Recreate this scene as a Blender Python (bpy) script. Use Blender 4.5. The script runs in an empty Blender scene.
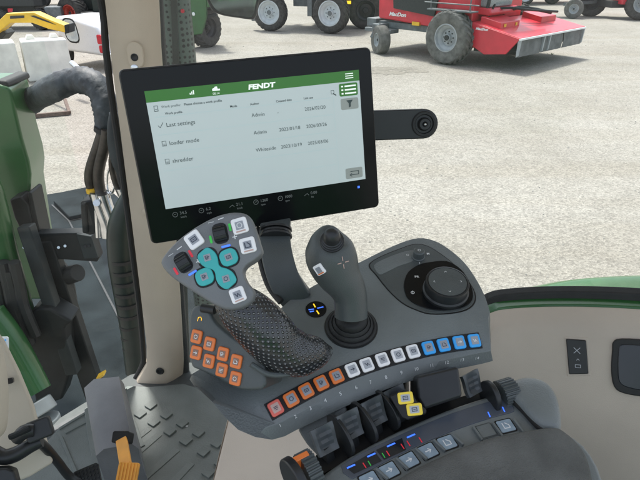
import bpy, bmesh, math, random
from mathutils import Vector, Matrix
random.seed(7)
V = Vector
R = math.radians
sc = bpy.context.scene
COL = sc.collection

# ------------------------------------------------------------------ camera
CAM = V((0, 0, 2.9)); PITCH = R(27.5); F = 554.0
cd = bpy.data.cameras.new('camera'); cam = bpy.data.objects.new('camera', cd); COL.objects.link(cam)
cam.location = CAM; cam.rotation_euler = (math.pi / 2 - PITCH, 0, 0)
cd.sensor_width = 36; cd.lens = 36 * F / 640; cd.clip_start = 0.02; cd.clip_end = 2000
sc.camera = cam
CP, SP = math.cos(PITCH), math.sin(PITCH)

def ray(px, py):
    u = (px - 320) / F; v = (py - 240) / F
    return V((u, CP - v * SP, -(SP + v * CP)))
def D(px, py, d): return CAM + ray(px, py) * d            # at depth d
def WY(px, py, Y): r = ray(px, py); return CAM + r * (Y / r.y)
def WZ(px, py, z): r = ray(px, py); return CAM + r * ((z - CAM.z) / r.z)
def G(px, py): return WZ(px, py, 0.0)
FLOOR = 1.70

class Frame:
    def __init__(s, o, n, xd):
        s.o = V(o); s.n = V(n).normalized(); xd = V(xd)
        s.x = (xd - s.n * xd.dot(s.n)).normalized(); s.y = s.n.cross(s.x)
    def hit(s, px, py):
        r = ray(px, py); return CAM + r * ((s.o - CAM).dot(s.n) / r.dot(s.n))
    def uv(s, px, py):
        p = s.hit(px, py) - s.o; return (p.dot(s.x), p.dot(s.y))
    def pt(s, u, v, h=0.0): return s.o + s.x * u + s.y * v + s.n * h
    def at(s, px, py): return Frame(s.hit(px, py), s.n, s.x)
    def rot(s, a): return Frame(s.o, s.n, s.x * math.cos(a) + s.y * math.sin(a))
    def up(s, h): return Frame(s.o + s.n * h, s.n, s.x)
    def hinge(s, a, b, ang):
        """plane through pixels a, b on this plane, turned by ang about that line"""
        A = s.hit(*a); B = s.hit(*b); ax = (B - A).normalized()
        return Frame(A, Matrix.Rotation(ang, 3, ax) @ s.n, ax)

# ------------------------------------------------------------------ materials
def srgb(r, g, b):
    f = lambda c: (c / 255 / 12.92) if c <= 10 else ((c / 255 + .055) / 1.055) ** 2.4
    return (f(r), f(g), f(b))
MATS = {}
def mat(name, col, rough=.5, metal=0.0, var=.12, vscale=30, bump=0.0, bscale=200, emit=0.0, emit_col=None, spec=.5, coat=0.0, dirt=None):
    m = bpy.data.materials.new(name); m.use_nodes = True
    nt = m.node_tree; N = nt.nodes; Lk = nt.links
    b = N['Principled BSDF']
    tc = N.new('ShaderNodeTexCoord')
    no = N.new('ShaderNodeTexNoise'); no.inputs['Scale'].default_value = vscale; no.inputs['Detail'].default_value = 5
    Lk.new(tc.outputs['Object'], no.inputs['Vector'])
    rp = N.new('ShaderNodeValToRGB')
    lo = [max(0, c * (1 - var)) for c in col]; hi = [min(1, c * (1 + var)) for c in col]
    if dirt:
        lo = dirt
    rp.color_ramp.elements[0].position = .3; rp.color_ramp.elements[0].color = (*lo, 1)
    rp.color_ramp.elements[1].position = .7 if not dirt else .5; rp.color_ramp.elements[1].color = (*hi, 1)
    Lk.new(no.outputs['Fac'], rp.inputs['Fac']); Lk.new(rp.outputs['Color'], b.inputs['Base Color'])
    mr = N.new('ShaderNodeMapRange'); mr.inputs['To Min'].default_value = max(0.02, rough - .07); mr.inputs['To Max'].default_value = min(1, rough + .07)
    Lk.new(no.outputs['Fac'], mr.inputs['Value']); Lk.new(mr.outputs['Result'], b.inputs['Roughness'])
    b.inputs['Metallic'].default_value = metal
    b.inputs['Specular IOR Level'].default_value = spec
    b.inputs['Coat Weight'].default_value = coat
    if bump:
        n2 = N.new('ShaderNodeTexNoise'); n2.inputs['Scale'].default_value = bscale; n2.inputs['Detail'].default_value = 3
        Lk.new(tc.outputs['Object'], n2.inputs['Vector'])
        bp = N.new('ShaderNodeBump'); bp.inputs['Strength'].default_value = bump; bp.inputs['Distance'].default_value = .002
        Lk.new(n2.outputs['Fac'], bp.inputs['Height']); Lk.new(bp.outputs['Normal'], b.inputs['Normal'])
    if emit:
        b.inputs['Emission Color'].default_value = (*(emit_col or col), 1); b.inputs['Emission Strength'].default_value = emit
    MATS[name] = m
    return m

M = {}
M['console'] = mat('console_grey_plastic', (.178, .198, .195), .38, var=.13, vscale=14, bump=.3, bscale=520)
M['console_dark'] = mat('console_dark_plastic', (.085, .098, .097), .38, var=.08, bump=.2, bscale=900)
M['head'] = mat('joystick_grey_plastic', (.19, .20, .205), .42, var=.10, vscale=25, bump=.2, bscale=900)
M['paddle'] = mat('paddle_grey_plastic', (.09, .10, .105), .38, var=.15)
M['black'] = mat('black_plastic', (.022, .024, .025), .38, var=.15)
M['bezel'] = mat('black_bezel_glass', (.008, .009, .010), .14, var=.1, spec=.22)
M['rubber'] = mat('black_rubber', (.022, .023, .023), .6, var=.2, bump=.3, bscale=300)
M['key_gap'] = mat('key_gap_black', (.008, .008, .008), .5)
M['orange'] = mat('orange_key', (.60, .17, .045), .35, emit=.07, emit_col=(1, .22, .03), var=.1)
M['red'] = mat('red_key', (.62, .14, .11), .35, emit=.05, emit_col=(1, .12, .06), var=.1)
M['floor_edge'] = mat('cab_floor_grey', (.09, .10, .10), .5, var=.2)
M['white'] = mat('white_key', (.72, .74, .76), .35, emit=.08, emit_col=(1, 1, 1), var=.05)
M['blue'] = mat('blue_key', (.04, .30, .62), .3, emit=.12, emit_col=(.03, .35, 1), var=.1)
M['yellow'] = mat('yellow_key', (.75, .58, .06), .35, emit=.1, var=.08)
M['teal'] = mat('teal_key', (.05, .42, .42), .4, emit=.06, var=.06)
M['face_grey'] = mat('key_face_grey', (.36, .38, .42), .3, var=.06)
M['face_pale'] = mat('key_face_pale', (.50, .52, .55), .3, var=.06)
M['face_brown'] = mat('key_face_brown', (.30, .17, .12), .35, var=.1)
M['face_warm'] = mat('key_face_warm', (.62, .42, .36), .3, var=.06)
M['ink_white'] = mat('white_print', (.70, .72, .72), .5, var=.02, emit=.05)
M['ink_dark'] = mat('dark_print', (.06, .07, .10), .5, var=.02)
M['ink_text'] = mat('screen_dark_text', (.06, .09, .09), .5, var=.02)
M['led_blue'] = mat('blue_light', (.02, .08, .6), .4, emit=.75, emit_col=(.05, .16, 1))
M['led_red'] = mat('red_light', (.6, .03, .05), .4, emit=.12, emit_col=(1, .05, .08))
M['led_green'] = mat('green_light', (.05, .5, .08), .4, emit=.08, emit_col=(.05, .8, .1))
M['led_amber'] = mat('amber_light', (.8, .4, .02), .4, emit=.8, emit_col=(1, .5, .02))
M['display'] = mat('display_strip', (.085, .10, .125), .25, var=.1, spec=.6)
M['display_dark'] = mat('display_strip_dark', (.018, .022, .028), .18, var=.1, spec=.6)
M['lit_face'] = mat('lit_membrane_face', (.25, .33, .40), .3, var=.25, vscale=80, emit=.05)
M['screen'] = mat('screen_light', (.25, .285, .28), .22, var=.02, emit=.18, emit_col=(.80, .96, .98))
M['screen_green'] = mat('screen_green', (.03, .10, .02), .22, var=.05, emit=.07, emit_col=(.10, .65, .06))
M['screen_line'] = mat('screen_line', (.2, .25, .25), .3, var=.02, emit=.20, emit_col=(.6, .85, .88))
M['screen_grey'] = mat('screen_grey_tile', (.2, .22, .21), .3, var=.02, emit=.09, emit_col=(.7, .8, .74))
M['screen_ink'] = mat('screen_white_ink', (.5, .5, .5), .3, var=.02, emit=.35, emit_col=(.85, 1, .9))
M['screen_dim'] = mat('screen_dim_ink', (.10, .11, .11), .3, var=.02, emit=.05, emit_col=(.7, .8, .8))
M['beige'] = mat('beige_trim_plastic', (.65, .56, .44), .5, var=.05, vscale=8, bump=.35, bscale=500)
M['panel'] = mat('taupe_panel_plastic', (.57, .495, .415), .5, var=.05, vscale=6, bump=.3, bscale=500)
M['cream'] = mat('cream_plastic', (.62, .57, .47), .5, var=.04, vscale=8, bump=.2, bscale=400)
M['green'] = mat('green_paint', (.022, .110, .026), .34, var=.15, vscale=6, coat=.3, bump=.05)
M['green_dark'] = mat('dark_green_guard', (.012, .022, .018), .4, var=.3, vscale=15)
M['steel'] = mat('dark_painted_steel', (.016, .019, .020), .5, spec=.3, var=.4, vscale=12, bump=.2)  # dark steel, deepened further to stand for shade around the loader
M['grey_steel'] = mat('grey_painted_steel', (.030, .038, .040), .55, spec=.3, var=.35, vscale=9)  # grey paint with shade worked into the colour, for the loader parts
M['deck'] = mat('grey_blue_deck', (.022, .028, .031), .9, spec=.08, var=.4, vscale=5, bump=.4, bscale=120)  # grey blue taken far down, imitating shade that falls on the deck
M['chrome'] = mat('bright_metal', (.7, .72, .72), .18, metal=1, var=.2)
M['brass'] = mat('brown_hose_skin', (.065, .058, .048), .35, var=.4, metal=.3)
M['sleeve'] = mat('woven_hose_sleeve', (.045, .055, .062), .55, var=.5, vscale=26, bump=1.0, bscale=70)
M['fabric'] = mat('grey_fabric', (.145, .148, .138), .95, var=.25, vscale=22, bump=.9, bscale=700, spec=.2)
M['gun'] = mat('black_gripping_steel', (.02, .02, .022), .4)
M['pedal'] = mat('orange_pedal_plastic', (.85, .38, .05), .45, var=.1)
M['tyre'] = mat('dusty_tyre', (.050, .049, .045), .9, var=.45, vscale=9, bump=.5, bscale=40)
M['tyre_pale'] = mat('pale_dusty_tyre', (.13, .13, .12), .95, var=.35, vscale=7, bump=.5, bscale=40)
M['rim_white'] = mat('pale_rim', (.55, .60, .62), .5, var=.1, vscale=6)
M['rim_grey'] = mat('grey_rim', (.33, .36, .37), .45, var=.15, vscale=6)
M['rim_red'] = mat('red_rim', (.45, .07, .05), .5, var=.15)
M['rim_black'] = mat('dark_rim', (.03, .03, .032), .5)
M['red_paint'] = mat('red_paint', (.58, .030, .050), .35, var=.15, vscale=3, coat=.2)
M['frame_grey'] = mat('machine_frame_grey', (.13, .15, .155), .6, var=.3, vscale=6)
M['dark_mach'] = mat('machine_dark', (.025, .028, .028), .6, var=.3)
M['curtain'] = mat('grey_rubber_curtain', (.15, .155, .155), .8, var=.3, vscale=4)
M['yellow_paint'] = mat('yellow_paint', (.75, .46, .03), .4, var=.1, vscale=4)
M['white_paint'] = mat('white_paint', (.78, .79, .80), .3, var=.03, coat=.4)
M['white_block'] = mat('pale_block', (.74, .73, .67), .8, var=.12, vscale=4, bump=.4, bscale=40)
M['rust'] = mat('rusty_steel', (.14, .10, .08), .8, var=.3)
M['lamp_red'] = mat('red_lamp_plastic', (.60, .02, .04), .25, var=.1)
M['glass_dark'] = mat('dark_vehicle_glass', (.03, .04, .045), .06, var=.1, spec=.8)
M['glass_pale'] = mat('pale_vehicle_glass', (.25, .32, .32), .1, var=.2, spec=.8)
M['sticker'] = mat('white_sticker', (.75, .77, .78), .5, var=.02)
M['weed'] = mat('weed_green', (.05, .12, .03), .7, var=.4)

def mirror_mat():
    m = mat('mirror_silver', (.8, .82, .80), .03, metal=1, var=.02); return m
M['mirror'] = mirror_mat()

# gravel ground
def gravel():
    m = bpy.data.materials.new('pale_gravel'); m.use_nodes = True
    nt = m.node_tree; N = nt.nodes; L = nt.links; b = N['Principled BSDF']
    tc = N.new('ShaderNodeTexCoord')
    def noise(s, d=6, r=.6):
        n = N.new('ShaderNodeTexNoise'); n.inputs['Scale'].default_value = s; n.inputs['Detail'].default_value = d; n.inputs['Roughness'].default_value = r
        L.new(tc.outputs['Object'], n.inputs['Vector']); return n
    def ramp(src, p0, c0, p1, c1):
        r = N.new('ShaderNodeValToRGB'); e = r.color_ramp.elements
        e[0].position = p0; e[0].color = (*c0, 1); e[1].position = p1; e[1].color = (*c1, 1)
        L.new(src, r.inputs['Fac']); return r
    vo = N.new('ShaderNodeTexVoronoi'); vo.inputs['Scale'].default_value = 45; L.new(tc.outputs['Object'], vo.inputs['Vector'])
    bw = N.new('ShaderNodeSeparateColor'); L.new(vo.outputs['Color'], bw.inputs[0])
    stones = ramp(bw.outputs[0], .0, (.235, .226, .208), 1.0, (.395, .380, .350))
    big = ramp(noise(.35).outputs['Fac'], .35, (.86, .84, .81), .65, (1.05, 1.04, 1.03))
    mid = ramp(noise(3.5, 8, .7).outputs['Fac'], .35, (.93, .925, .915), .62, (1.05, 1.05, 1.04))
    fine = ramp(noise(90, 3).outputs['Fac'], .3, (.76, .76, .75), .6, (1.06, 1.06, 1.05))
    def mul(a, c):
        x = N.new('ShaderNodeMix'); x.data_type = 'RGBA'; x.blend_type = 'MULTIPLY'; x.inputs[0].default_value = 1
        L.new(a, x.inputs[6]); L.new(c, x.inputs[7]); return x.outputs[2]
    c = mul(mul(mul(stones.outputs[0], big.outputs[0]), mid.outputs[0]), fine.outputs[0])
    # wheel-track streaks running across the yard
    mp = N.new('ShaderNodeMapping'); mp.inputs['Rotation'].default_value = (0, 0, R(-12)); mp.inputs['Scale'].default_value = (.10, 1.3, 1)
    L.new(tc.outputs['Object'], mp.inputs['Vector'])
    n = N.new('ShaderNodeTexNoise'); n.inputs['Scale'].default_value = .9; n.inputs['Detail'].default_value = 4; L.new(mp.outputs[0], n.inputs['Vector'])
    st = ramp(n.outputs['Fac'],   .33, (.95, .935, .91), .52, (1, 1, 1))
    c = mul(c, st.outputs[0])
    L.new(c, b.inputs['Base Color'])
    b.inputs['Roughness'].default_value = .95; b.inputs['Specular IOR Level'].default_value = .15
    bp = N.new('ShaderNodeBump'); bp.inputs['Strength'].default_value = .55; bp.inputs['Distance'].default_value = .015
    L.new(vo.outputs['Distance'], bp.inputs['Height'])
    bp2 = N.new('ShaderNodeBump'); bp2.inputs['Strength'].default_value = .25; bp2.inputs['Distance'].default_value = .05
    L.new(noise(5).outputs['Fac'], bp2.inputs['Height']); L.new(bp.outputs[0], bp2.inputs['Normal']); L.new(bp2.outputs[0], b.inputs['Normal'])
    return m
M['gravel'] = gravel()

def dotted():
    """grip skin: dark plastic with a lattice of small raised studs (UV driven)"""
    m = bpy.data.materials.new('studded_grip'); m.use_nodes = True
    nt = m.node_tree; N = nt.nodes; L = nt.links; b = N['Principled BSDF']
    uv = N.new('ShaderNodeUVMap'); sp = N.new('ShaderNodeSeparateXYZ'); L.new(uv.outputs[0], sp.inputs[0])
    def mth(op, a, c=None):
        n = N.new('ShaderNodeMath'); n.operation = op
        for i, v in enumerate((a, c)):
            if v is None: continue
            if hasattr(v, 'links'): L.new(v, n.inputs[i])
            else: n.inputs[i].default_value = v
        return n.outputs[0]
    su = mth('COSINE', mth('MULTIPLY', sp.outputs[0], 2 * math.pi)); sv = mth('COSINE', mth('MULTIPLY', sp.outputs[1], 2 * math.pi))
    h = mth('MULTIPLY', su, sv)
    h = mth('MAXIMUM', h, 0.0); h2 = mth('POWER', h, 2.0)
    bp = N.new('ShaderNodeBump'); bp.inputs['Strength'].default_value = 1; bp.inputs['Distance'].default_value = .0016
    L.new(h2, bp.inputs['Height']); L.new(bp.outputs[0], b.inputs['Normal'])
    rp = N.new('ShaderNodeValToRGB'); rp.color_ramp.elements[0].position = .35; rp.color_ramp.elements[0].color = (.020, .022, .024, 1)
    rp.color_ramp.elements[1].position = .8; rp.color_ramp.elements[1].color = (.34, .36, .37, 1)  # stud tops coloured pale to stand for their bright glints
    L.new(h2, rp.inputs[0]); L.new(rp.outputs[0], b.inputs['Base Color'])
    b.inputs['Roughness'].default_value = .24; b.inputs['Specular IOR Level'].default_value = .9
    return m
M['studs'] = dotted()

def perforated():
    m = bpy.data.materials.new('perforated_guard'); m.use_nodes = True
    nt = m.node_tree; N = nt.nodes; L = nt.links; b = N['Principled BSDF']
    uv = N.new('ShaderNodeUVMap'); mp = N.new('ShaderNodeMapping'); mp.inputs['Scale'].default_value = (1, 1, 1); L.new(uv.outputs[0], mp.inputs[0])
    vo = N.new('ShaderNodeTexVoronoi'); vo.inputs['Scale'].default_value = 1; vo.inputs['Randomness'].default_value = .25; L.new(mp.outputs[0], vo.inputs[0])
    rp = N.new('ShaderNodeValToRGB'); rp.color_ramp.interpolation = 'EASE'
    rp.color_ramp.elements[0].position = .26; rp.color_ramp.elements[0].color = (.008, .010, .010, 1)
    rp.color_ramp.elements[1].position = .34; rp.color_ramp.elements[1].color = (.085, .12, .105, 1)
    L.new(vo.outputs['Distance'], rp.inputs[0]); L.new(rp.outputs[0], b.inputs['Base Color']); b.inputs['Roughness'].default_value = .4; b.inputs['Metallic'].default_value = .3
    return m
M['perf'] = perforated()

def glass(nm='window_glass', v0=.015, v1=.045):
    m = bpy.data.materials.new(nm); m.use_nodes = True
    nt = m.node_tree; N = nt.nodes; L = nt.links; N.remove(N['Principled BSDF'])
    out = N['Material Output']
    tr = N.new('ShaderNodeBsdfTransparent'); tr.inputs[0].default_value = (.93, .97, .95, 1)
    gl = N.new('ShaderNodeBsdfGlossy'); gl.inputs['Roughness'].default_value = .03
    df = N.new('ShaderNodeBsdfDiffuse'); df.inputs[0].default_value = (.75, .78, .76, 1)
    tl = N.new('ShaderNodeBsdfTranslucent'); tl.inputs[0].default_value = (.75, .78, .76, 1)
    fr = N.new('ShaderNodeFresnel'); fr.inputs[0].default_value = 1.35
    tc = N.new('ShaderNodeTexCoord'); no = N.new('ShaderNodeTexNoise'); no.inputs['Scale'].default_value = 2.5; no.inputs['Detail'].default_value = 6
    L.new(tc.outputs['Object'], no.inputs[0])
    mr = N.new('ShaderNodeMapRange'); mr.inputs['From Min'].default_value = .3; mr.inputs['From Max'].default_value = .7; mr.inputs['To Min'].default_value = v0; mr.inputs['To Max'].default_value = v1  # thin dirt veil, also mixed in to imitate haze over the view outside
    L.new(no.outputs['Fac'], mr.inputs[0])
    dd = N.new('ShaderNodeMixShader'); dd.inputs[0].default_value = .7; L.new(df.outputs[0], dd.inputs[1]); L.new(tl.outputs[0], dd.inputs[2])
    m1 = N.new('ShaderNodeMixShader'); L.new(mr.outputs[0], m1.inputs[0]); L.new(tr.outputs[0], m1.inputs[1]); L.new(dd.outputs[0], m1.inputs[2])
    m2 = N.new('ShaderNodeMixShader'); L.new(fr.outputs[0], m2.inputs[0]); L.new(m1.outputs[0], m2.inputs[1]); L.new(gl.outputs[0], m2.inputs[2])
    L.new(m2.outputs[0], out.inputs[0])
    return m
M['glass'] = glass()
M['glass_clear'] = glass('windscreen_glass', .001, .006)

# ------------------------------------------------------------------ scene graph
def thing(name, loc, label, cat, group=None):
    o = bpy.data.objects.new(name, None); COL.objects.link(o); o.location = V(loc); o.empty_display_size = .1
    o['label'] = label; o['category'] = cat
    if group: o['group'] = group
    o['_loc'] = list(V(loc)); return o
def tag(o, label, cat, group=None, kind=None):
    if label: o['label'] = label
    if cat: o['category'] = cat
    if group: o['group'] = group
    if kind: o['kind'] = kind
    return o
def build(name, bm, m, parent=None, bevel=0.0, seg=3, smooth=35, label=None):
    """link one bmesh (world coordinates) as one object whose origin is its bounding-box middle"""
    bm.normal_update()
    if len(bm.verts):
        lo = V([min(v.co[i] for v in bm.verts) for i in range(3)]); hi = V([max(v.co[i] for v in bm.verts) for i in range(3)])
        c = (lo + hi) / 2
    else: c = V((0, 0, 0))
    bmesh.ops.recalc_face_normals(bm, faces=bm.faces)
    for v in bm.verts: v.co -= c
    a = R(smooth)
    for e in bm.edges:
        if len(e.link_faces) == 2:
            e.smooth = e.calc_face_angle(0) < a
    for f in bm.faces: f.smooth = True
    me = bpy.data.meshes.new(name); bm.to_mesh(me); bm.free()
    ms = m if isinstance(m, (list, tuple)) else [m]
    for k in ms: me.materials.append(M[k])
    o = bpy.data.objects.new(name, me); COL.objects.link(o)
    if parent is None: o.location = c; base = V((0, 0, 0))
    else:
        o.parent = parent; base = V(parent['_loc']); o.location = c - base
    o['_loc'] = list(c)
    if bevel:
        b = o.modifiers.new('bevel', 'BEVEL'); b.width = bevel; b.segments = seg; b.limit_method = 'ANGLE'; b.angle_limit = R(38)
        b.use_clamp_overlap = True; b.harden_normals = True
    if label: o['label'] = label
    return o

# ------------------------------------------------------------------ shapes
def nb(): return bmesh.new()
def face(bm, vs, mi=0):
    try: f = bm.faces.new(vs); f.material_index = mi; return f
    except ValueError: return None
def prism(bm, pts, d, mi=0):
    a = [bm.verts.new(p) for p in pts]; b = [bm.verts.new(V(p) + V(d)) for p in pts]
    n = len(a); face(bm, a[::-1], mi); face(bm, b, mi)
    for i in range(n): face(bm, [a[i], a[(i + 1) % n], b[(i + 1) % n], b[i]], mi)
def fprism(bm, fr, pts, h0, h1, mi=0): prism(bm, [fr.pt(u, v, h0) for u, v in pts], fr.n * (h1 - h0), mi)
def flat(bm, fr, pts, h=0.0, mi=0): face(bm, [bm.verts.new(fr.pt(u, v, h)) for u, v in pts], mi)
def rr(w, h, r, cx=0, cy=0, n=3):
    out = []
    for sx, sy, a0 in ((1, -1, -90), (1, 1, 0), (-1, 1, 90), (-1, -1, 180)):
        for k in range(n + 1):
            a = R(a0 + 90 * k / n); out.append((cx + sx * (w / 2 - r) + r * math.cos(a), cy + sy * (h / 2 - r) + r * math.sin(a)))
    return out
def circ(r, n=24, cx=0, cy=0): return [(cx + r * math.cos(2 * math.pi * k / n), cy + r * math.sin(2 * math.pi * k / n)) for k in range(n)]
def cat(pts, k=4, closed=False):
    """Catmull-Rom through tuples of any dimension"""
    n = len(pts); out = []
    rng = n if closed else n - 1
    for i in range(rng):
        g = (lambda j: pts[j % n]) if closed else (lambda j: pts[max(0, min(n - 1, j))])
        p0, p1, p2, p3 = g(i - 1), g(i), g(i + 1), g(i + 2)
        for s in range(k):
            t = s / k
            out.append(tuple(.5 * (2 * b + (-a + c) * t + (2 * a - 5 * b + 4 * c - d) * t * t + (-a + 3 * b - 3 * c + d) * t ** 3) for a, b, c, d in zip(p0, p1, p2, p3)))
    if not closed: out.append(tuple(pts[-1]))
    return out
def stroke(bm, fr, pts, w, h=0.0, mi=0, closed=False):
    n = len(pts)
    for i in range(n if closed else n - 1):
        a = V(pts[i]).to_2d() if False else V((*pts[i], 0)); b = V((*pts[(i + 1) % n], 0)); d = (b - a)
        if d.length < 1e-9: continue
        d.normalize(); q = V((-d.y, d.x, 0)) * w / 2; a2 = a - d * w * .3; b2 = b + d * w * .3
        hh = h + i * 2e-6
        face(bm, [bm.verts.new(fr.pt(p.x, p.y, hh)) for p in (a2 - q, b2 - q, b2 + q, a2 + q)], mi)
def lathe(bm, o, ax, prof, seg=32, xd=(1, 0, 0), mi=0, cap=True):
    ax = V(ax).normalized(); xd = V(xd)
    if abs(ax.dot(xd.normalized())) > .95: xd = V((0, 1, 0))
    x = (xd - ax * xd.dot(ax)).normalized(); y = ax.cross(x); rings = []
    for r, h in prof:
        rings.append([bm.verts.new(V(o) + ax * h + (x * math.cos(2 * math.pi * k / seg) + y * math.sin(2 * math.pi * k / seg)) * max(r, 1e-5)) for k in range(seg)])
    for a, b in zip(rings, rings[1:]):
        for k in range(seg): face(bm, [a[k], a[(k + 1) % seg], b[(k + 1) % seg], b[k]], mi)
    if cap:
        face(bm, rings[0][::-1], mi); face(bm, rings[-1], mi)
def cyl(bm, a, b, r0, r1=None, seg=16, mi=0):
    a = V(a); b = V(b); lathe(bm, a, b - a, [(r0, 0), (r0 if r1 is None else r1, (b - a).length)], seg, mi=mi)
def tube(bm, pts, rad, seg=12, k=4, squash=1.0, side=None, mi=0, uv=None, wrinkle=0.0):
    """smooth tube through 3-D points; rad = list of radii; squash scales across `side`"""
    data = [(*p, r) for p, r in zip(pts, rad)] if hasattr(rad, '__len__') else [(*p, rad) for p in pts]
    data = cat(data, k); P = [V(d[:3]) for d in data]; rs = [d[3] for d in data]
    ref = V(side) if side is not None else V((0, 0, 1)); rings = []; layer = None
    if uv: layer = bm.loops.layers.uv.verify()
    px = None; lens = [0]
    for i, p in enumerate(P):
        t = (P[min(i + 1, len(P) - 1)] - P[max(i - 1, 0)]).normalized()
        x = ref - t * ref.dot(t)
        if side is None and px is not None: x = px - t * px.dot(t)
        if x.length < 1e-4: x = t.orthogonal()
        x.normalize(); y = t.cross(x); px = x
        if i: lens.append(lens[-1] + (P[i] - P[i - 1]).length)
        ring = []
        for j in range(seg):
            a = 2 * math.pi * j / seg; w = 1 + (wrinkle * (random.random() - .5) if wrinkle else 0)
            ring.append(bm.verts.new(p + (x * math.cos(a) * squash + y * math.sin(a)) * rs[i] * w))
        rings.append(ring)
    for i, (a, b) in enumerate(zip(rings, rings[1:])):
        for j in range(seg):
            f = face(bm, [a[j], a[(j + 1) % seg], b[(j + 1) % seg], b[j]], mi)
            if uv and f:
                us = [(j * uv[0] / seg, lens[i] * uv[1]), ((j + 1) * uv[0] / seg, lens[i] * uv[1]), ((j + 1) * uv[0] / seg, lens[i + 1] * uv[1]), (j * uv[0] / seg, lens[i + 1] * uv[1])]
                for l, q in zip(f.loops, us): l[layer].uv = q
    face(bm, rings[0][::-1], mi); face(bm, rings[-1], mi)
def loft(bm, rings, cap=True, mi=0):
    rs = [[bm.verts.new(p) for p in r] for r in rings]; n = len(rs[0])
    for a, b in zip(rs, rs[1:]):
        for j in range(n): face(bm, [a[j], a[(j + 1) % n], b[(j + 1) % n], b[j]], mi)
    if cap: face(bm, rs[0][::-1], mi); face(bm, rs[-1], mi)
def sheet(bm, rows, mi=0):
    rs = [[bm.verts.new(p) for p in r] for r in rows]
    for a, b in zip(rs, rs[1:]):
        for j in range(len(a) - 1): face(bm, [a[j], a[j + 1], b[j + 1], b[j]], mi)
def ell(bm, c, rx, ry, rz, fr=None, seg=20, rg=12, mi=0):
    X, Y, Z = (fr.x, fr.y, fr.n) if fr else (V((1, 0, 0)), V((0, 1, 0)), V((0, 0, 1)))
    rings = []
    for i in range(1, rg):
        a = math.pi * i / rg
        rings.append([V(c) + X * rx * math.sin(a) * math.cos(2 * math.pi * j / seg) + Y * ry * math.sin(a) * math.sin(2 * math.pi * j / seg) + Z * rz * math.cos(a) for j in range(seg)])
    loft(bm, rings, mi=mi)
def text(bm, s, fr, u, v, size, h=.0004, sx=1.0, bold=0.0, align='LEFT', shear=0.0, mi=0):
    c = bpy.data.curves.new('t', 'FONT'); c.body = s; c.size = size; c.offset = bold; c.align_x = align; c.shear = shear; c.resolution_u = 3
    o = bpy.data.objects.new('t', c); me = bpy.data.meshes.new_from_object(o)
    vs = [bm.verts.new(fr.pt(u + p.co.x * sx, v + p.co.y, h)) for p in me.vertices]
    for p in me.polygons: face(bm, [vs[i] for i in p.vertices], mi)
    bpy.data.objects.remove(o); bpy.data.curves.remove(c); bpy.data.meshes.remove(me)
def xbox(bm, a, b, w, t, up=(0, 0, 1), mi=0):
    """bar from a to b, w across, t along `up`"""
    a = V(a); b = V(b); d = (b - a).normalized(); up = V(up); up = (up - d * up.dot(d)).normalized(); s = d.cross(up)
    prism(bm, [a + s * w / 2 + up * t / 2, a - s * w / 2 + up * t / 2, a - s * w / 2 - up * t / 2, a + s * w / 2 - up * t / 2], b - a, mi)
from mathutils.bvhtree import BVHTree
def bvh_of(fn):
    bm = nb(); fn(bm); bmesh.ops.recalc_face_normals(bm, faces=bm.faces); t = BVHTree.FromBMesh(bm); bm.free(); return t
def skin(t, px, py, e=5, xd=None):
    """frame lying on a built surface where this pixel's ray meets it"""
    def h(x, y):
        r = ray(x, y).normalized(); p = t.ray_cast(CAM, r)[0]; return p
    c = h(px, py); q = [h(px + e, py), h(px - e, py), h(px, py + e), h(px, py - e)]
    n = (q[0] - q[1]).cross(q[3] - q[2]).normalized()
    if n.dot(ray(px, py)) > 0: n = -n
    return Frame(c, n, xd or (q[0] - q[1]))
def put(name, parent, m, fn, **k):
    bm = nb(); fn(bm); return build(name, bm, m, parent, **k)

# ================================================================== INTERIOR
def quad(c, width):
    """planar rectangle in space whose corners TL TR BR BL fall on these pixels"""
    r = [ray(*p) for p in c]
    m = Matrix((-r[1], r[2], -r[3])).transposed(); d = m.inverted() @ (-r[0])
    q = [r[0], r[1] * d[0], r[2] * d[1], r[3] * d[2]]
    s = width / ((q[1] - q[0]).length * .5 + (q[2] - q[3]).length * .5)
    return [CAM + p * s for p in q]

# ---- monitor --------------------------------------------------------------
q = quad([(118.7, 69.6), (372.6, 46.6), (379.2, 207.6), (150.2, 245.6)], .304)
mc = (q[0] + q[1] + q[2] + q[3]) / 4; mx = (q[1] - q[0]).normalized(); my = (q[0] - q[3]).normalized(); mn = mx.cross(my).normalized()
MF = Frame(mc, mn, mx); MW = .304; MH = ((q[0] - q[3]).length + (q[1] - q[2]).length) / 2
mon = thing('terminal_monitor', mc, 'wide black touchscreen terminal showing a list of work profiles under a green bar', 'monitor')
put('housing', mon, 'black', lambda b: fprism(b, MF, rr(MW, MH, .0065), -.024, -.002), bevel=.003)
put('front_glass', mon, 'bezel', lambda b: fprism(b, MF, rr(MW - .003, MH - .003, .0055), -.003, 0), bevel=.0012)
put('back_bulge', mon, 'black', lambda b: fprism(b, MF, rr(MW * .7, MH * .7, .02), -.045, -.023), bevel=.006)
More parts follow.
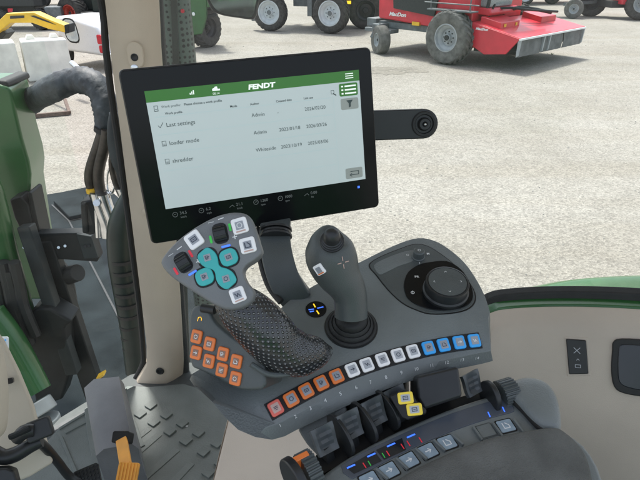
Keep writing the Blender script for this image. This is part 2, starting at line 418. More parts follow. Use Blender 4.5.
# lit picture
SC = [MF.uv(142, 92), MF.uv(356, 69.5), MF.uv(368.5, 189), MF.uv(171.5, 229.5)]
sx0 = (SC[0][0] + SC[3][0]) / 2; sx1 = (SC[1][0] + SC[2][0]) / 2; sy1 = (SC[0][1] + SC[1][1]) / 2; sy0 = (SC[2][1] + SC[3][1]) / 2
SW = sx1 - sx0; SH = sy1 - sy0
S = Frame(MF.pt(sx0, sy1, .0003), mn, mx)         # screen frame: origin top left, y up
BAR = MF.uv(150, 105); barh = .013
bot = -SH + .0205
def rect(x0, y0, x1, y1): return [(x0, y0), (x1, y0), (x1, y1), (x0, y1)]
scr = put('screen', mon, 'screen', lambda b: flat(b, S, rect(0, bot, SW, -barh)))
def greenbar(b):
    flat(b, S, rect(0, -barh, SW, 0), .0001)
    flat(b, S, rr(.0245, .0155, .002, SW - .0155, -.0225), .0005)
put('green_header_bar', mon, 'screen_green', greenbar)
h_ = .0006
put('title_writing', mon, 'ink_text', lambda b: (text(b, 'Work profile:', S, .0155, -.0205, .0040, h_), text(b, 'Please choose a work profile', S, .0415, -.0205, .0038, h_, bold=.00006)))
for s_, u_ in (('Work profile', .0185), ('Mode', .0945), ('Author', .119), ('Created date', .151), ('Last use', .186)):
    put('column_heading', mon, 'ink_text', lambda b: text(b, s_, S, u_, -.0285, .0037, h_, bold=.00006))
rows_ = (('Last settings', 'Admin', '-', '2026/02/20'), ('loader mode', 'Admin', '2023/01/18', '2026/03/26'), ('shredder', 'Whiteside', '2023/10/19', '2025/03/06'))
for i, (a_, au_, c_, l_) in enumerate(rows_):
    y_ = -.0425 - i * .0213
    for w_, u_, z_ in ((a_, .0175, .0068), (au_, .119, .0062), (c_, .151, .0060), (l_, .186, .0060)): put('row_writing', mon, 'ink_text', lambda b: text(b, w_, S, u_, y_, z_, h_))
    def ricon(b):
        y = y_ + .0025
        if i == 0: stroke(b, S, [(.0085, y), (.0105, y - .0025), (.0145, y + .003)], .0006, h_)
        else:
            stroke(b, S, rect(.0095, y - .0028, .0140, y + .0028), .0005, h_, closed=True); stroke(b, S, [(.0105, y - .0005), (.013, y - .0005)], .0005, h_); stroke(b, S, [(.0105, y - .0018), (.013, y - .0018)], .0005, h_)
    put('row_icon', mon, 'ink_text', ricon)
put('page_icon', mon, 'ink_text', lambda b: (stroke(b, S, rect(.0075, -.0235, .0115, -.0175), .0006, h_, closed=True), stroke(b, S, [(.0085, -.0215), (.0105, -.0215)], .0005, h_)))
put('dust_mark', mon, 'screen_line', lambda b: flat(b, S, rect(.0, 0, .0003, .0003), .0003)) if False else None
put('search_icon', mon, 'ink_text', lambda b: (stroke(b, S, rect(SW - .0385, -.0258, SW - .0350, -.0215), .0005, h_, closed=True), stroke(b, S, [(SW - .036, -.0255), (SW - .0325, -.0278)], .0012, h_)))
put('filter_icon', mon, 'ink_text', lambda b: flat(b, S, [(SW - .0195, -.0355), (SW - .0165, -.0395), (SW - .0165, -.0445), (SW - .0140, -.0435), (SW - .0140, -.0395), (SW - .0110, -.0355)], .0012))
def back_icon(b):
    y = bot + .0085
    stroke(b, S, [(SW - .0215, y), (SW - .0095, y), (SW - .0095, y + .0045), (SW - .0205, y + .0045)], .0009, .0012); stroke(b, S, [(SW - .019, y + .002), (SW - .0215, y), (SW - .019, y - .002)], .0008, .0013)
put('return_icon', mon, 'ink_text', back_icon)
for y_ in (-.0302, -.0510, -.0723, -.0936, -.1149): put('row_line', mon, 'screen_line', lambda b: flat(b, S, rect(.006, y_ - .00022, SW - .038, y_ + .00022), .0003))
put('column_line', mon, 'screen_line', lambda b: flat(b, S, rect(SW - .0365, bot + .002, SW - .0362, -.028), .0003))
put('screen_tile', mon, 'screen_grey', lambda b: flat(b, S, rr(.0235, .0140, .002, SW - .0152, -.0400), .0005))
put('screen_tile', mon, 'screen_grey', lambda b: flat(b, S, rr(.0235, .0140, .002, SW - .0155, bot + .0105), .0005))
put('logo_writing', mon, 'screen_ink', lambda b: text(b, 'FENDT', S, .119, -.0100, .0078, .0003, sx=1.35, bold=.00035, shear=.12))
put('signal_icon', mon, 'screen_ink', lambda b: [flat(b, S, rect(u, -.0090, u + .0012, -.0090 + .0020 + k * .0014), .0003) for k, u in enumerate((.050, .052, .054))])
put('machine_icon', mon, 'screen_ink', lambda b: (flat(b, S, [(.0765, -.0075), (.0765, -.0050), (.079, -.0040), (.080, -.0028), (.0825, -.0028), (.083, -.0055), (.0855, -.0055), (.0855, -.0075)], .0003), text(b, '00:14', S, .0765, -.0118, .0036, .0003)))
put('menu_icon', mon, 'screen_ink', lambda b: [flat(b, S, rect(SW - .0185, -.0035 - k * .0026 - .0005, SW - .0080, -.0035 - k * .0026 + .0005), .0003) for k in range(3)])
put('list_icon', mon, 'screen_ink', lambda b: [(flat(b, S, rect(SW - .0205, -.0182 - k * .0044 - .0009, SW - .0055, -.0182 - k * .0044 + .0009), .0008), flat(b, S, rect(SW - .0250, -.0182 - k * .0044 - .0009, SW - .0225, -.0182 - k * .0044 + .0009), .0008)) for k in range(3)])
for i, (u_, s_, t_) in enumerate(((.010, '34.5', 'km/h'), (.042, '6.2', 'mph'), (.080, '21.1', 'km/h'), (.111, '1260', 'rpm'), (.143, '1000', 'rpm'), (.178, '0.00', 'ha'))):
    def stat(b):
        y = bot - .0115
        if i in (0, 1, 3, 4): stroke(b, S, [(a * .0030 + u_, c * .0030 + y + .003) for a, c in circ(1, 12)], .0005, .0002, closed=True); stroke(b, S, [(u_ - .001, y + .003), (u_ + .001, y + .0035)], .0005, .0002)
        else: stroke(b, S, [(u_ - .003, y + .0015), (u_ + .001, y + .004), (u_ + .003, y + .0015)], .0005, .0002)
        text(b, s_, S, u_ + .0055, y + .0022, .0052, .0002); text(b, t_, S, u_ + .0060, y - .0025, .0036, .0002)
    put('status_writing', mon, 'screen_dim', stat)
put('status_light', mon, 'led_blue', lambda b: flat(b, S, rect(SW - .012, bot - .011, SW - .009, bot - .008), .0002))

# ---- side arm with round end behind the monitor ----------------------------
AF = Frame(WY(425, 124, .80), (.10, -.97, .20), (1, .04, 0))
arm = thing('mounting_arm', AF.pt(-.02, 0), 'short flat black arm with round socket end sticking out right of the monitor', 'mounting arm')
uE = AF.uv(424, 124); uT = AF.uv(372, 112); uB = AF.uv(373, 142)
ra = abs(uT[1] - uB[1]) / 2; ym = (uT[1] + uB[1]) / 2
def armbar(b):
    pts = [(uT[0] - .10, ym + ra), (uT[0] - .10, ym - ra)] + [(uE[0] + ra * math.cos(R(a)), uE[1] + ra * math.sin(R(a))) for a in range(-90, 91, 12)]
    fprism(b, AF, pts, -.018, 0)
put('bar', arm, 'black', armbar, bevel=.002)
put('socket_ring', arm, 'rubber', lambda b: lathe(b, AF.pt(uE[0], uE[1], -.002), AF.n, [(ra * .86, 0), (ra * .86, .003), (ra * .80, .0045), (ra * .66, .0045), (ra * .58, .001), (ra * .58, 0)], 32))
put('socket', arm, 'black', lambda b: lathe(b, AF.pt(uE[0], uE[1], 0), AF.n, [(ra * .45, 0), (ra * .45, .003), (ra * .36, .006), (ra * .20, .006), (.002, .004)], 28))
put('pin', arm, 'chrome', lambda b: ell(b, AF.pt(uE[0], uE[1], .006), .0022, .0022, .002))

# ---- console plane ----------------------------------------------------------
p0 = WZ(375, 345, CAM.z - .40)
P1 = Frame(p0, (0, -math.sin(R(15)), math.cos(R(15))), (1, 0, 0))
con = thing('control_console', p0, 'grey curved control console with a numbered row of orange, white and blue keys', 'control console')
# top edge of the key band (U), lower edge of the band (L), bottom edge (B)
Upx = [(192, 374), (214, 385), (238, 393.5), (256, 393), (280, 381), (305, 368.5), (330, 357), (360, 346), (390, 337.5), (420, 331), (450, 325), (475, 320.5), (488, 318)]
Lpx = [(190, 379), (211, 394), (236, 420), (266, 427.5), (290, 417.5), (314, 405.5), (340, 393.5), (368, 382), (396, 372.5), (424, 364.5), (454, 358), (479, 353), (491, 351)]
Bpx = [(194, 386), (213, 403), (238, 430), (272, 440), (296, 430.5), (320, 419), (346, 406.5), (374, 394.5), (402, 384), (430, 376), (458, 369), (482, 364), (493, 361)]
P2 = P1.hinge((256, 393), (450, 325), R(22))
P3 = P2.hinge((266, 427.5), (454, 358), R(42))
back = cat([(490, 312), (484, 294), (475, 277), (464, 262), (449, 249), (434, 240.5), (418, 238), (400, 243), (380, 252), (362, 261), (344, 270), (326, 279), (308, 289), (290, 300), (262, 326), (235, 350), (212, 366), (200, 369)], 3)
def conbody(b):
    top = [P1.hit(*p) for p in back] + [P1.hit(*p) for p in cat(Upx, 2)]
    L = [P2.hit(*p) for p in cat(Lpx, 2)]; B = [P3.hit(*p) for p in cat(Bpx, 2)]
    nbk = len(back); dn = -P1.n * .040
    vt = [b.verts.new(p) for p in top]; vl = [b.verts.new(p) for p in L]; vb = [b.verts.new(p) for p in B]
    face(b, vt)
    # lower rim: back points go down; front goes through L and B
    dv = [b.verts.new(top[i] + dn) for i in range(nbk)]
    for i in range(nbk - 1): face(b, [vt[i], vt[i + 1], dv[i + 1], dv[i]])
    U = vt[nbk:]
    for i in range(len(U) - 1):
        face(b, [U[i], U[i + 1], vl[i + 1], vl[i]]); face(b, [vl[i], vl[i + 1], vb[i + 1], vb[i]])
    face(b, [vt[nbk - 1], U[0], vl[0], vb[0], dv[nbk - 1]]); face(b, [U[-1], vt[0], dv[0], vb[-1], vl[-1]])
    face(b, dv + vb)
put('console_body', con, 'console', conbody, bevel=.005, seg=4, smooth=50)

# recessed plate round the dial
insp = cat([(371, 263), (382, 256.5), (398, 250), (413, 245), (426, 246), (440, 254), (454, 265), (467, 280), (474.5, 293), (474, 303), (466, 310), (450, 313.5), (430, 314), (416, 310), (402, 303), (388, 290), (376, 275), (370, 268)], 3, True)
ip = [P1.uv(*p) for p in insp]; cxy = (sum(p[0] for p in ip) / len(ip), sum(p[1] for p in ip) / len(ip))
sc_ = lambda k: [(cxy[0] + (u - cxy[0]) * k, cxy[1] + (v - cxy[1]) * k) for u, v in ip]
put('plate_groove', con, 'key_gap', lambda b: fprism(b, P1, sc_(1.015), .0, .0006))
put('dial_plate', con, 'console_dark', lambda b: fprism(b, P1, sc_(.99), .0002, .0012), bevel=.0006)
tr = [P1.uv(*p) for p in cat([(374, 266), (386, 259), (402, 253), (413, 251), (418, 255), (412, 262), (398, 267), (386, 273), (379, 275)], 3, True)]
put('finger_trough', con, 'console', lambda b: fprism(b, P1, tr, .0010, .0016), bevel=.0005)
ring = [P1.uv(*p) for p in cat([(404, 283), (408, 273), (418, 266), (430, 263), (446, 262), (458, 268), (466, 277), (472, 290), (472, 301), (464, 308), (450, 311), (434, 311), (419, 307), (408, 300), (404, 291)], 3, True)]
put('dial_surround', con, 'bezel', lambda b: fprism(b, P1, ring, .0011, .0024), bevel=.0008)
dc = P1.hit(445, 293)
def dial(b): lathe(b, dc + P1.n * .002, P1.n, [(.0285, 0), (.0285, .004), (.0268, .006), (.0268, .017), (.0262, .0185), (.0245, .0190), (.0240, .0184), (.0003, .0184)], 56)
dl = put('dial', con, 'black', dial, smooth=30)
dtop = Frame(dc + P1.n * .0206, P1.n, P1.x)
put('dial_cap', dl, 'console_dark', lambda b: fprism(b, dtop, circ(.0232, 48), 0, .0005))
def marks(b):
    for a, (u, v) in ((0, (.0, .0165)), (1, (-.0165, 0)), (2, (0, -.0165)), (3, (.0165, 0))):
        f2 = Frame(dtop.pt(u, v, .0008), P1.n, P1.x).rot(a * math.pi / 2 + R(8)); stroke(b, f2, [(-.0014, -.0008), (0, .0008), (.0014, -.0008)], .0005)
put('dial_mark', dl, 'ink_white', marks)
def plateprint(b):
    f = P1.at(417, 278).up(.0028); text(b, 'PR', f, -.0035, -.002, .0052, 0, bold=.0001)
    f = P1.at(412.5, 294).up(.0028); stroke(b, f, [(a * .0022, c * .0018) for a, c in circ(1, 10)], .0007, 0, closed=True); stroke(b, f, [(0, -.003), (0, .003)], .0005, .0001)
    f = P1.at(428, 254.5).up(.0018); text(b, 'M', f, -.002, -.002, .0048, 0, bold=.0002)
    f = P1.at(419.5, 264).up(.0018); stroke(b, f, [(0, -.002), (0, .002)], .0006)
    f = P1.at(407.5, 256).up(.0020); stroke(b, f, [(a * .0015, c * .0015) for a, c in circ(1, 8)], .0005, 0, closed=True)
put('plate_print', con, 'ink_white', plateprint)
kc = P1.hit(418, 258)
kn = put('small_knob', con, 'console_dark', lambda b: lathe(b, kc, P1.n, [(.0088, 0), (.0088, .003), (.0078, .004), (.0074, .0125), (.0062, .0140), (.0003, .0143)], 32))
put('knob_mark', kn, 'ink_white', lambda b: stroke(b, Frame(kc + P1.n * .0145, P1.n, P1.x), [(a * .0018, c * .0018) for a, c in circ(1, 9)], .0006, 0, closed=True))
# round blue and amber indicator
fi = P1.at(316, 309.5)
ind = put('indicator', con, 'bezel', lambda b: fprism(b, fi, circ(.0128, 32), 0, .0009), bevel=.0003)
put('blue_mark', ind, 'led_blue', lambda b: (stroke(b, fi.up(.0012), [(-.0085, -.0012), (-.003, -.0004)], .0016), stroke(b, fi.up(.0012), [(.002, .0012), (.0085, .0030)], .0016), stroke(b, fi.up(.0012), [(-.0070, -.0045), (-.003, -.0035)], .0016)))
put('amber_mark', ind, 'led_amber', lambda b: (stroke(b, fi.up(.0012), [(-.001, .0030), (-.003, .0078)], .0015), stroke(b, fi.up(.0012), [(.001, -.0030), (.0035, -.0078)], .0015)))

# ---- the fourteen keys --------------------------------------------------------
kpx = []
_row = cat([(275.5, 408.5), (291, 399.7), (306, 391.5), (321, 383.8), (336.3, 377), (352, 370.7), (366.5, 365.6), (382, 360.5), (397.5, 356), (412.5, 352.2), (428, 348.6), (443, 345.6), (458.5, 343), (473.5, 341.2)], 1)
kpx = [tuple(p) for p in _row]
cols = ['red', 'orange', 'orange', 'orange', 'orange', 'white', 'white', 'white', 'white', 'white', 'blue', 'blue', 'blue', 'blue']
CT = bvh_of(conbody)
KFr = []
for i, p in enumerate(kpx):
    q0 = kpx[max(i - 1, 0)]; q1 = kpx[min(i + 1, 13)]
    f = skin(CT, *p, 5); d = skin(CT, *q1).o - skin(CT, *q0).o
    KFr.append(Frame(f.o, f.n, d))
def strip(b):
    rows = []
    fs = [Frame(KFr[0].pt(-.0088, 0), KFr[0].n, KFr[0].x)] + KFr + [Frame(KFr[-1].pt(.0088, 0), KFr[-1].n, KFr[-1].x)]
    loft(b, [[f.pt(0, -.0095, -.002), f.pt(0, -.0095, .0011), f.pt(0, .0095, .0011), f.pt(0, .0095, -.002)] for f in fs])
put('key_channel', con, 'key_gap', strip, bevel=.0004)
def symbol(b, f, i, s):
    """small pictograms, one of several"""
    k = i % 7
    if k == 0: stroke(b, f, [(-s, s * .5), (s, s * .5)], s * .35); stroke(b, f, [(-s, -s * .2), (s, -s * .2)], s * .35, 3e-5); stroke(b, f, [(-s * .6, -s), (s * .6, -s)], s * .3, 5e-5)
    elif k == 1: stroke(b, f, [(a * s, c * s) for a, c in circ(1, 10)], s * .3, closed=True)
    elif k == 2: stroke(b, f, rect(-s, -s * .7, s, s * .7), s * .3, closed=True); stroke(b, f, [(-s * .4, 0), (s * .4, 0)], s * .3, 3e-5)
    elif k == 3: stroke(b, f, rect(-s, -s * .1, s * .3, s * .9), s * .28, closed=True); stroke(b, f, [(-s * .5 + a * s * .4, -s * .6 + c * s * .4) for a, c in circ(1, 8)], s * .25, 3e-5, closed=True); stroke(b, f, [(s * .4, -s * .6), (s * .4, s * .3), (s, s * .3)], s * .3, 5e-5)
    elif k == 4: stroke(b, f, [(-s, s), (-s, -s), (s, -s), (s, s * .2)], s * .35); stroke(b, f, [(0, s), (s, 0)], s * .35, 3e-5)
    elif k == 5: stroke(b, f, [(-s, 0), (s, 0)], s * .4); stroke(b, f, [(s * .2, s * .7), (s, 0), (s * .2, -s * .7)], s * .3, 3e-5)
    else: stroke(b, f, [(-s, s * .8), (-s * .2, -s * .8), (s * .3, s * .5), (s, -s * .8)], s * .35)
def key(parent, f, w, h, rim, facem, ink, idx, label=None, th=.0030, fs=.62, name='key'):
    k = put(name, parent, rim, lambda b: fprism(b, f, rr(w, h, min(w, h) * .18), -.0004, th), bevel=.0010, seg=2, label=label)
    put('key_face', k, facem, lambda b: fprism(b, f, rr(w * fs, h * fs, w * .06), th * .9, th + .0003))
    put('symbol', k, ink, lambda b: symbol(b, f.up(th + .0005), idx, w * .15))
    return k
numerals = []
for i, p in enumerate(kpx):
    f = KFr[i].up(.0012)
    key(con, f, .0142, .0155, cols[i], 'face_pale' if cols[i] == 'white' else ('face_warm' if i == 0 else 'face_grey'), 'ink_dark' if cols[i] != 'blue' or i < 12 else 'ink_white', i, label=('pale red key' if i == 0 else None))
    t_ = 1.62; q_ = (p[0] + (3.2 + 1.2 * (1 - i / 13)) , p[1] + 16.5)
    fq = skin(CT, *q_, 2.5); numerals.append((str(i + 1), Frame(fq.o, fq.n, KFr[i].x)))
def nums(b):
    for s, f in numerals: text(b, s, f, .0, -.002, .0056, .0007, align='CENTER')
put('key_number', con, 'ink_white', nums)

# ---- left keypad -------------------------------------------------------------
KPc = D(222, 356, .565)
KF = Frame(KPc, (-.30, -.80, .52), (1, -.30, 0))
kpad_o = cat([(189, 316), (192, 308), (199, 305), (208, 308), (216, 322), (232, 336), (250, 348), (262, 360), (265, 374), (264, 388), (252, 391), (236, 389), (218, 380), (200, 371), (191, 366), (188.5, 350), (188, 330)], 3, True)
put('keypad_block', con, 'console_dark', lambda b: fprism(b, KF, [KF.uv(*p) for p in kpad_o], -.05, 0), bevel=.004, smooth=50)
kk = [(197.2, 336.5), (210.2, 343.8), (223.5, 353.8), (236.8, 361.3), (196.7, 352.5), (209.5, 361), (222.3, 369.8), (236, 378.3)]
d0 = V(KF.uv(*kk[3])) - V(KF.uv(*kk[0])); ak = math.atan2(d0.y, d0.x)
for i, p in enumerate(kk):
    dk_ = V(KF.uv(p[0] + 6, p[1] + 1.6)) - V(KF.uv(*p)); f = KF.at(*p).rot(math.atan2(dk_.y, dk_.x)); key(con, f, .0122, .0138, 'orange', 'face_brown', 'ink_white', i + 1, th=.0026, fs=.50)
put('scroll_wheel', con, 'black', lambda b: cyl(b, KF.at(202.5, 308).pt(0, 0, .001), KF.at(215.5, 310).pt(0, 0, .001), .0045, seg=18))
put('lock_symbol', con, 'led_amber', lambda b: (stroke(b, KF.at(200, 319).up(.0006), [(-.0022, -.0025), (-.0018, .0015), (.0008, .0022), (.0022, .0005), (.002, -.0012)], .0005)))
# rail below the keypad
def rail(b):
    o = cat([(187, 364), (192, 368), (205, 376), (222, 386), (240, 394), (262, 398), (290, 392), (292, 404), (275, 413), (268, 426), (256, 436), (244, 431), (232, 421), (216, 407), (200, 392), (190, 381)], 3, True)
    f = Frame(D(228, 400, .575), (-.12, -.62, .75), (1, 0, 0)); fprism(b, f, [f.uv(*p) for p in o], -.030, 0)
# underside dark drum and brackets that carry the console
put('swivel_drum', con, 'black', lambda b: lathe(b, WZ(366, 382, CAM.z - .46), (0, -.25, -1), [(.050, -.02), (.052, .018), (.045, .02), (.045, .05)], 40))
def brk(b):
    f = Frame(D(437, 385, .60), (0, -.75, .66), (1, -.1, 0)); fprism(b, f, [f.uv(*p) for p in [(417, 376), (459, 366), (463, 397), (424, 410), (417, 398)]], -.05, 0)
put('carrier_arm', con, 'black', brk, bevel=.004)
def brk2(b):
    f = Frame(D(318, 430, .600), (-.1, -.72, .69), (1, -.1, 0)); fprism(b, f, [f.uv(*p) for p in cat([(299, 426), (320, 415), (343, 404), (346, 418), (330, 432), (345, 450), (330, 465), (314, 452), (304, 440)], 3, True)], -.04, 0)
put('carrier_arm', con, 'console_dark', brk2, bevel=.004)

# ---- monitor stand --------------------------------------------------------------
stt = D(290, 262, .70)
stand = thing('monitor_stand', stt, 'black curved flat stand rising from the console to the monitor', 'monitor stand')
def st(b):
    path = cat([(277, 214, .745), (275, 232, .715), (276, 250, .700), (280, 268, .690), (285, 281, .688), (292, 292, .690), (298, 300, .695)], 4)
    P = [D(*p) for p in path]; rings = []
    for i, p in enumerate(P):
        t = (P[min(i + 1, len(P) - 1)] - P[max(i - 1, 0)]).normalized(); x = V((1, .05, 0)); x = (x - t * x.dot(t)).normalized(); y = t.cross(x)
        w = .0195; h = .0075
        rings.append([p + x * a * w + y * c * h for a, c in ((1, 1), (-1, 1), (-1, -1), (1, -1))])
    loft(b, rings)
put('stand_bar', stand, 'console_dark', st, bevel=.0035)
put('swivel_collar', stand, 'black', lambda b: [cyl(b, D(276, 229 + 3.2 * k, .712 - .003 * k), D(276, 231 + 3.2 * k, .711 - .003 * k), .0205 - .0002 * (k % 2) * 8, seg=32) for k in range(3)])
put('cable', stand, 'rubber', lambda b: tube(b, [D(259, 228, .73), D(259, 250, .715), D(263, 270, .70), D(270, 288, .69), D(281, 302, .68)], .0042, 10))

# ---- cross joystick -----------------------------------------------------------
jb = P1.hit(351, 327)
joy = thing('cross_joystick', jb, 'dark grey gaitered joystick with a nub on top and one pale square key', 'joystick')
put('gaiter', joy, 'rubber', lambda b: lathe(b, jb, P1.n, [(.0300, 0), (.0300, .0025), (.0275, .0045), (.0262, .0035), (.0255, .0065), (.0232, .0085), (.0222, .0075), (.0215, .0105), (.0195, .0125), (.0185, .0118), (.0182, .016), (.0165, .019), (.012, .021)], 48), smooth=80)
put('base_ring', joy, 'black', lambda b: lathe(b, jb, P1.n, [(.0315, 0), (.0315, .0012), (.030, .0012)], 48))
jp = [(351, 316, 16.5), (351, 306, 16.5), (350, 296, 17), (346, 286, 19), (339.5, 276, 22), (334.5, 266, 24.8), (331, 256, 25.8), (330, 247, 24.2), (329.5, 239, 19.5), (330, 234, 13.5), (331, 231.5, 8.0)]
def joystk(b):
    dep = lambda i: .612 - .0030 * i
    P = [D(x, y, dep(i)) for i, (x, y, r) in enumerate(jp)]; rad = [r * dep(i) / F for i, (x, y, r) in enumerate(jp)]
    tube(b, P, rad, 28, 4, side=(0, 1, .3), squash=.92)
put('grip', joy, 'console_dark', joystk, smooth=80)
jt = D(332, 240, .562)
jf = Frame(jt, (-.05, -.62, .78), (1, 0, 0))
put('thumb_nub', joy, 'black', lambda b: lathe(b, jt - jf.n * .004, jf.n, [(.0125, 0), (.0122, .0025), (.0112, .0028), (.0112, .0052), (.0100, .0058), (.0100, .008), (.0088, .0086), (.0086, .014), (.0072, .0185), (.0042, .0212), (.0004, .022)], 32), smooth=60)
JT = bvh_of(joystk); jk = skin(JT, 319.5, 269.5, 3).rot(R(24))
def jkey():
    k = put('key', joy, 'white', lambda b: fprism(b, jk, rr(.0115, .0115, .0015), -.006, .0015), bevel=.0008, seg=2)
    put('key_face', k, 'face_grey', lambda b: fprism(b, jk, rr(.0066, .0066, .0005), .001, .0018)); put('orange_edge', k, 'orange', lambda b: fprism(b, jk, rect(-.004, -.0048, .004, -.0036), .001, .0018))
jkey()
jm = skin(JT, 343, 262.5, 3)
def jmark(b):
    for a in range(4):
        f = jm.rot(a * math.pi / 2 + R(15)); stroke(b, f, [(.0022, 0), (.0062, 0)], .0009, .0004 if a else .0008)
put('cross_mark', joy, 'face_warm', jmark)

# ---- multifunction joystick -----------------------------------------------------
HF = Frame(D(214, 258, .520), (-.02, -.80, .60), (1, 0, 0))
mfj = thing('multifunction_joystick', D(250, 320, .53), 'grey paddle headed joystick with teal keys, thumb wheels and studded black palm grip', 'joystick')
ho = cat([(160, 263), (165, 253), (176, 241), (193, 228), (213, 217), (230, 212), (243, 212.5), (251, 218), (256, 230), (260, 243), (262, 252), (256, 259), (247, 265), (243, 272), (247, 283), (254, 292), (252, 301), (242, 308), (228, 310), (216, 306), (201, 297), (184, 286), (169, 275)], 3, True)
hp = [HF.uv(*p) for p in ho]; hc = V((sum(p[0] for p in hp) / len(hp), sum(p[1] for p in hp) / len(hp)))
def headm(b):
    rings = []
    for k, h in ((.80, -.030), (.93, -.024), (1.0, -.012), (1.0, -.005), (.985, -.0015), (.955, 0), (.90, .0004)):
        rings.append([HF.pt(hc.x + (u - hc.x) * k, hc.y + (v - hc.y) * k, h) for u, v in hp])
    loft(b, rings)
put('head', mfj, 'head', headm, smooth=60)
def wkey(px, py, s, ang, i, w='white', h=None):
    f = HF.at(px, py).rot(R(ang)); k = put('key', mfj, w, lambda b: fprism(b, f, rr(s, h or s, s * .16), -.001, .0030), bevel=.001, seg=2)
    put('key_face', k, 'face_grey', lambda b: fprism(b, f, rr(s * .52, s * .52, .0005), .002, .0034)); put('symbol', k, 'ink_dark' if i != 1 else 'ink_white', lambda b: symbol(b, f.up(.0037), i, s * .16))
    if i in (1, 4, 6): put('red_edge', k, 'face_warm', lambda b: fprism(b, f, rect(-s * .3, -s * .42, s * .3, -s * .33), .002, .0034))
wkey(194.5, 240, .0155, 36, 2); wkey(240, 226, .0150, 16, 1); wkey(248, 245.5, .0148, 14, 4)
# lower pod key
wkey(238, 295, .0140, 22, 6)
def tealk():
    f = HF.up(.0012); a = V(HF.uv(208, 258)); c = V(HF.uv(226.5, 279)); e = V(HF.uv(229, 257.5)); g = V(HF.uv(205, 277))
    d = (c - a).normalized(); ang = math.atan2(d.y, d.x)
    def blob(b, pts): fprism(b, HF, pts, -.0005, .0028)
    def rs(c0, w, h, rad, an): return [(c0.x + u * math.cos(an) - v * math.sin(an), c0.y + u * math.sin(an) + v * math.cos(an)) for u, v in rr(w, h, rad, n=5)]
    L = (c - a).length
    def bone(b):
        mid = (a + c) / 2; o = []
        prof = [(-L / 2 - .0085, .0040), (-L / 2 - .0065, .0070), (-L / 2, .0085), (-L / 2 + .006, .0072), (-.002, .0040), (.002, .0040), (L / 2 - .006, .0072), (L / 2, .0085), (L / 2 + .0065, .0070), (L / 2 + .0085, .0040)]
        pr = cat(prof, 3); pts = [(x, -y) for x, y in pr] + [(x, y) for x, y in pr[::-1]]
        blob(b, [(mid.x + x * d.x - y * d.y, mid.y + x * d.y + y * d.x) for x, y in pts])
    k = put('teal_key', mfj, 'teal', bone, bevel=.0010, seg=2)
    for cc in (a, c):
        ff = Frame(HF.pt(cc.x, cc.y, 0), HF.n, HF.x).rot(R(18)); put('key_face', k, 'face_grey', lambda b: fprism(b, ff, rr(.0065, .0065, .0006), .002, .0031)); put('symbol', k, 'ink_dark', lambda b: symbol(b, ff.up(.0034), 3 if cc is a else 1, .0018))
    for j, cc in enumerate((e, g)):
        ff = Frame(HF.pt(cc.x, cc.y, 0), HF.n, HF.x).rot(R(22))
        k = put('teal_key', mfj, 'teal', lambda b: fprism(b, ff, rr(.0168, .0160, .0062, n=5), -.0005, .0028), bevel=.001, seg=2)
        put('key_face', k, 'face_grey', lambda b: fprism(b, ff, rr(.0065, .0065, .0006), .002, .0031)); put('symbol', k, 'ink_dark', lambda b: symbol(b, ff.up(.0034), 2 + j, .0018))
    def rim(b):
        for cc in (a, c, e, g): fprism(b, HF, rs(cc, .0200, .0195, .0078, R(20)), -.001, .0007)
        mid = (a + c) / 2; fprism(b, HF, rs(mid, L, .0100, .002, ang), -.001, .0006)
    put('key_groove', mfj, 'key_gap', rim)
tealk()
for (px, py, an, cm) in ((220.5, 233.5, 14, 'led_green'), (183.5, 262.5, 32, 'led_red')):
    f = HF.at(px, py).rot(R(an))
    def wheelm(b):
        seg = 28
        for k in range(seg):
            a0 = 2 * math.pi * k / seg; a1 = 2 * math.pi * (k + 1) / seg; rad = .0082 if k % 2 else .0074
            prism(b, [f.pt(-.0055, math.sin(a) * r_, math.cos(a) * r_ * .8 + .0005) for a, r_ in ((a0, 0), (a0, rad), (a1, rad))], f.x * .011)
    put('slot', mfj, 'key_gap', lambda b: fprism(b, f, rr(.0142, .0200, .005), -.002, .0006))
    put('thumb_wheel', mfj, 'black', wheelm)
    put('side_mark', mfj, cm, lambda b: (fprism(b, f, rr(.0022, .0075, .0008, .0100, .0035), -.001, .0009), fprism(b, f, rr(.0022, .0075, .0008, -.0100, -.0035), -.001, .0009)))
    put('blue_mark', mfj, 'led_blue', lambda b: fprism(b, f, rr(.0085, .0018, .0007, .0025, -.0132), -.001, .0009))
    put('white_mark', mfj, 'ink_white', lambda b: (stroke(b, f.up(.0008), [(.0105, -.0065), (.0145, -.0065)], .0009), stroke(b, f.up(.0009), [(.0125, -.0085), (.0125, -.0045)], .0009), stroke(b, f.up(.0008), [(.001, .0135), (.006, .0140)], .0009), stroke(b, f.up(.0008), [(-.009, .0125), (-.004, .0125)], .0005)))
# studded palm grip: from under the head down to the console
def grip(b):
    pth = [(228, 292, .540, 16), (233, 300, .542, 20), (241, 308, .545, 24), (253, 319, .550, 26.5), (267, 333, .555, 27), (281, 347, .562, 25), (298, 354, .570, 23), (313, 353, .578, 18), (323, 352, .585, 12), (331, 350, .59, 4)]
    tube(b, [D(x, y, d) for x, y, d, r in pth], [r * d / F for x, y, d, r in pth], 36, 4, side=(.3, .6, 1), squash=1.0, uv=(26, 150))
put('palm_grip', mfj, 'studs', grip, smooth=80)
put('grip_rim', mfj, 'console_dark', lambda b: tube(b, [D(251, 364, .545), D(268, 374, .548), (D(288, 374, .555)), D(308, 366, .565), D(324, 358, .575), D(331, 350, .582)], .0028, 10))

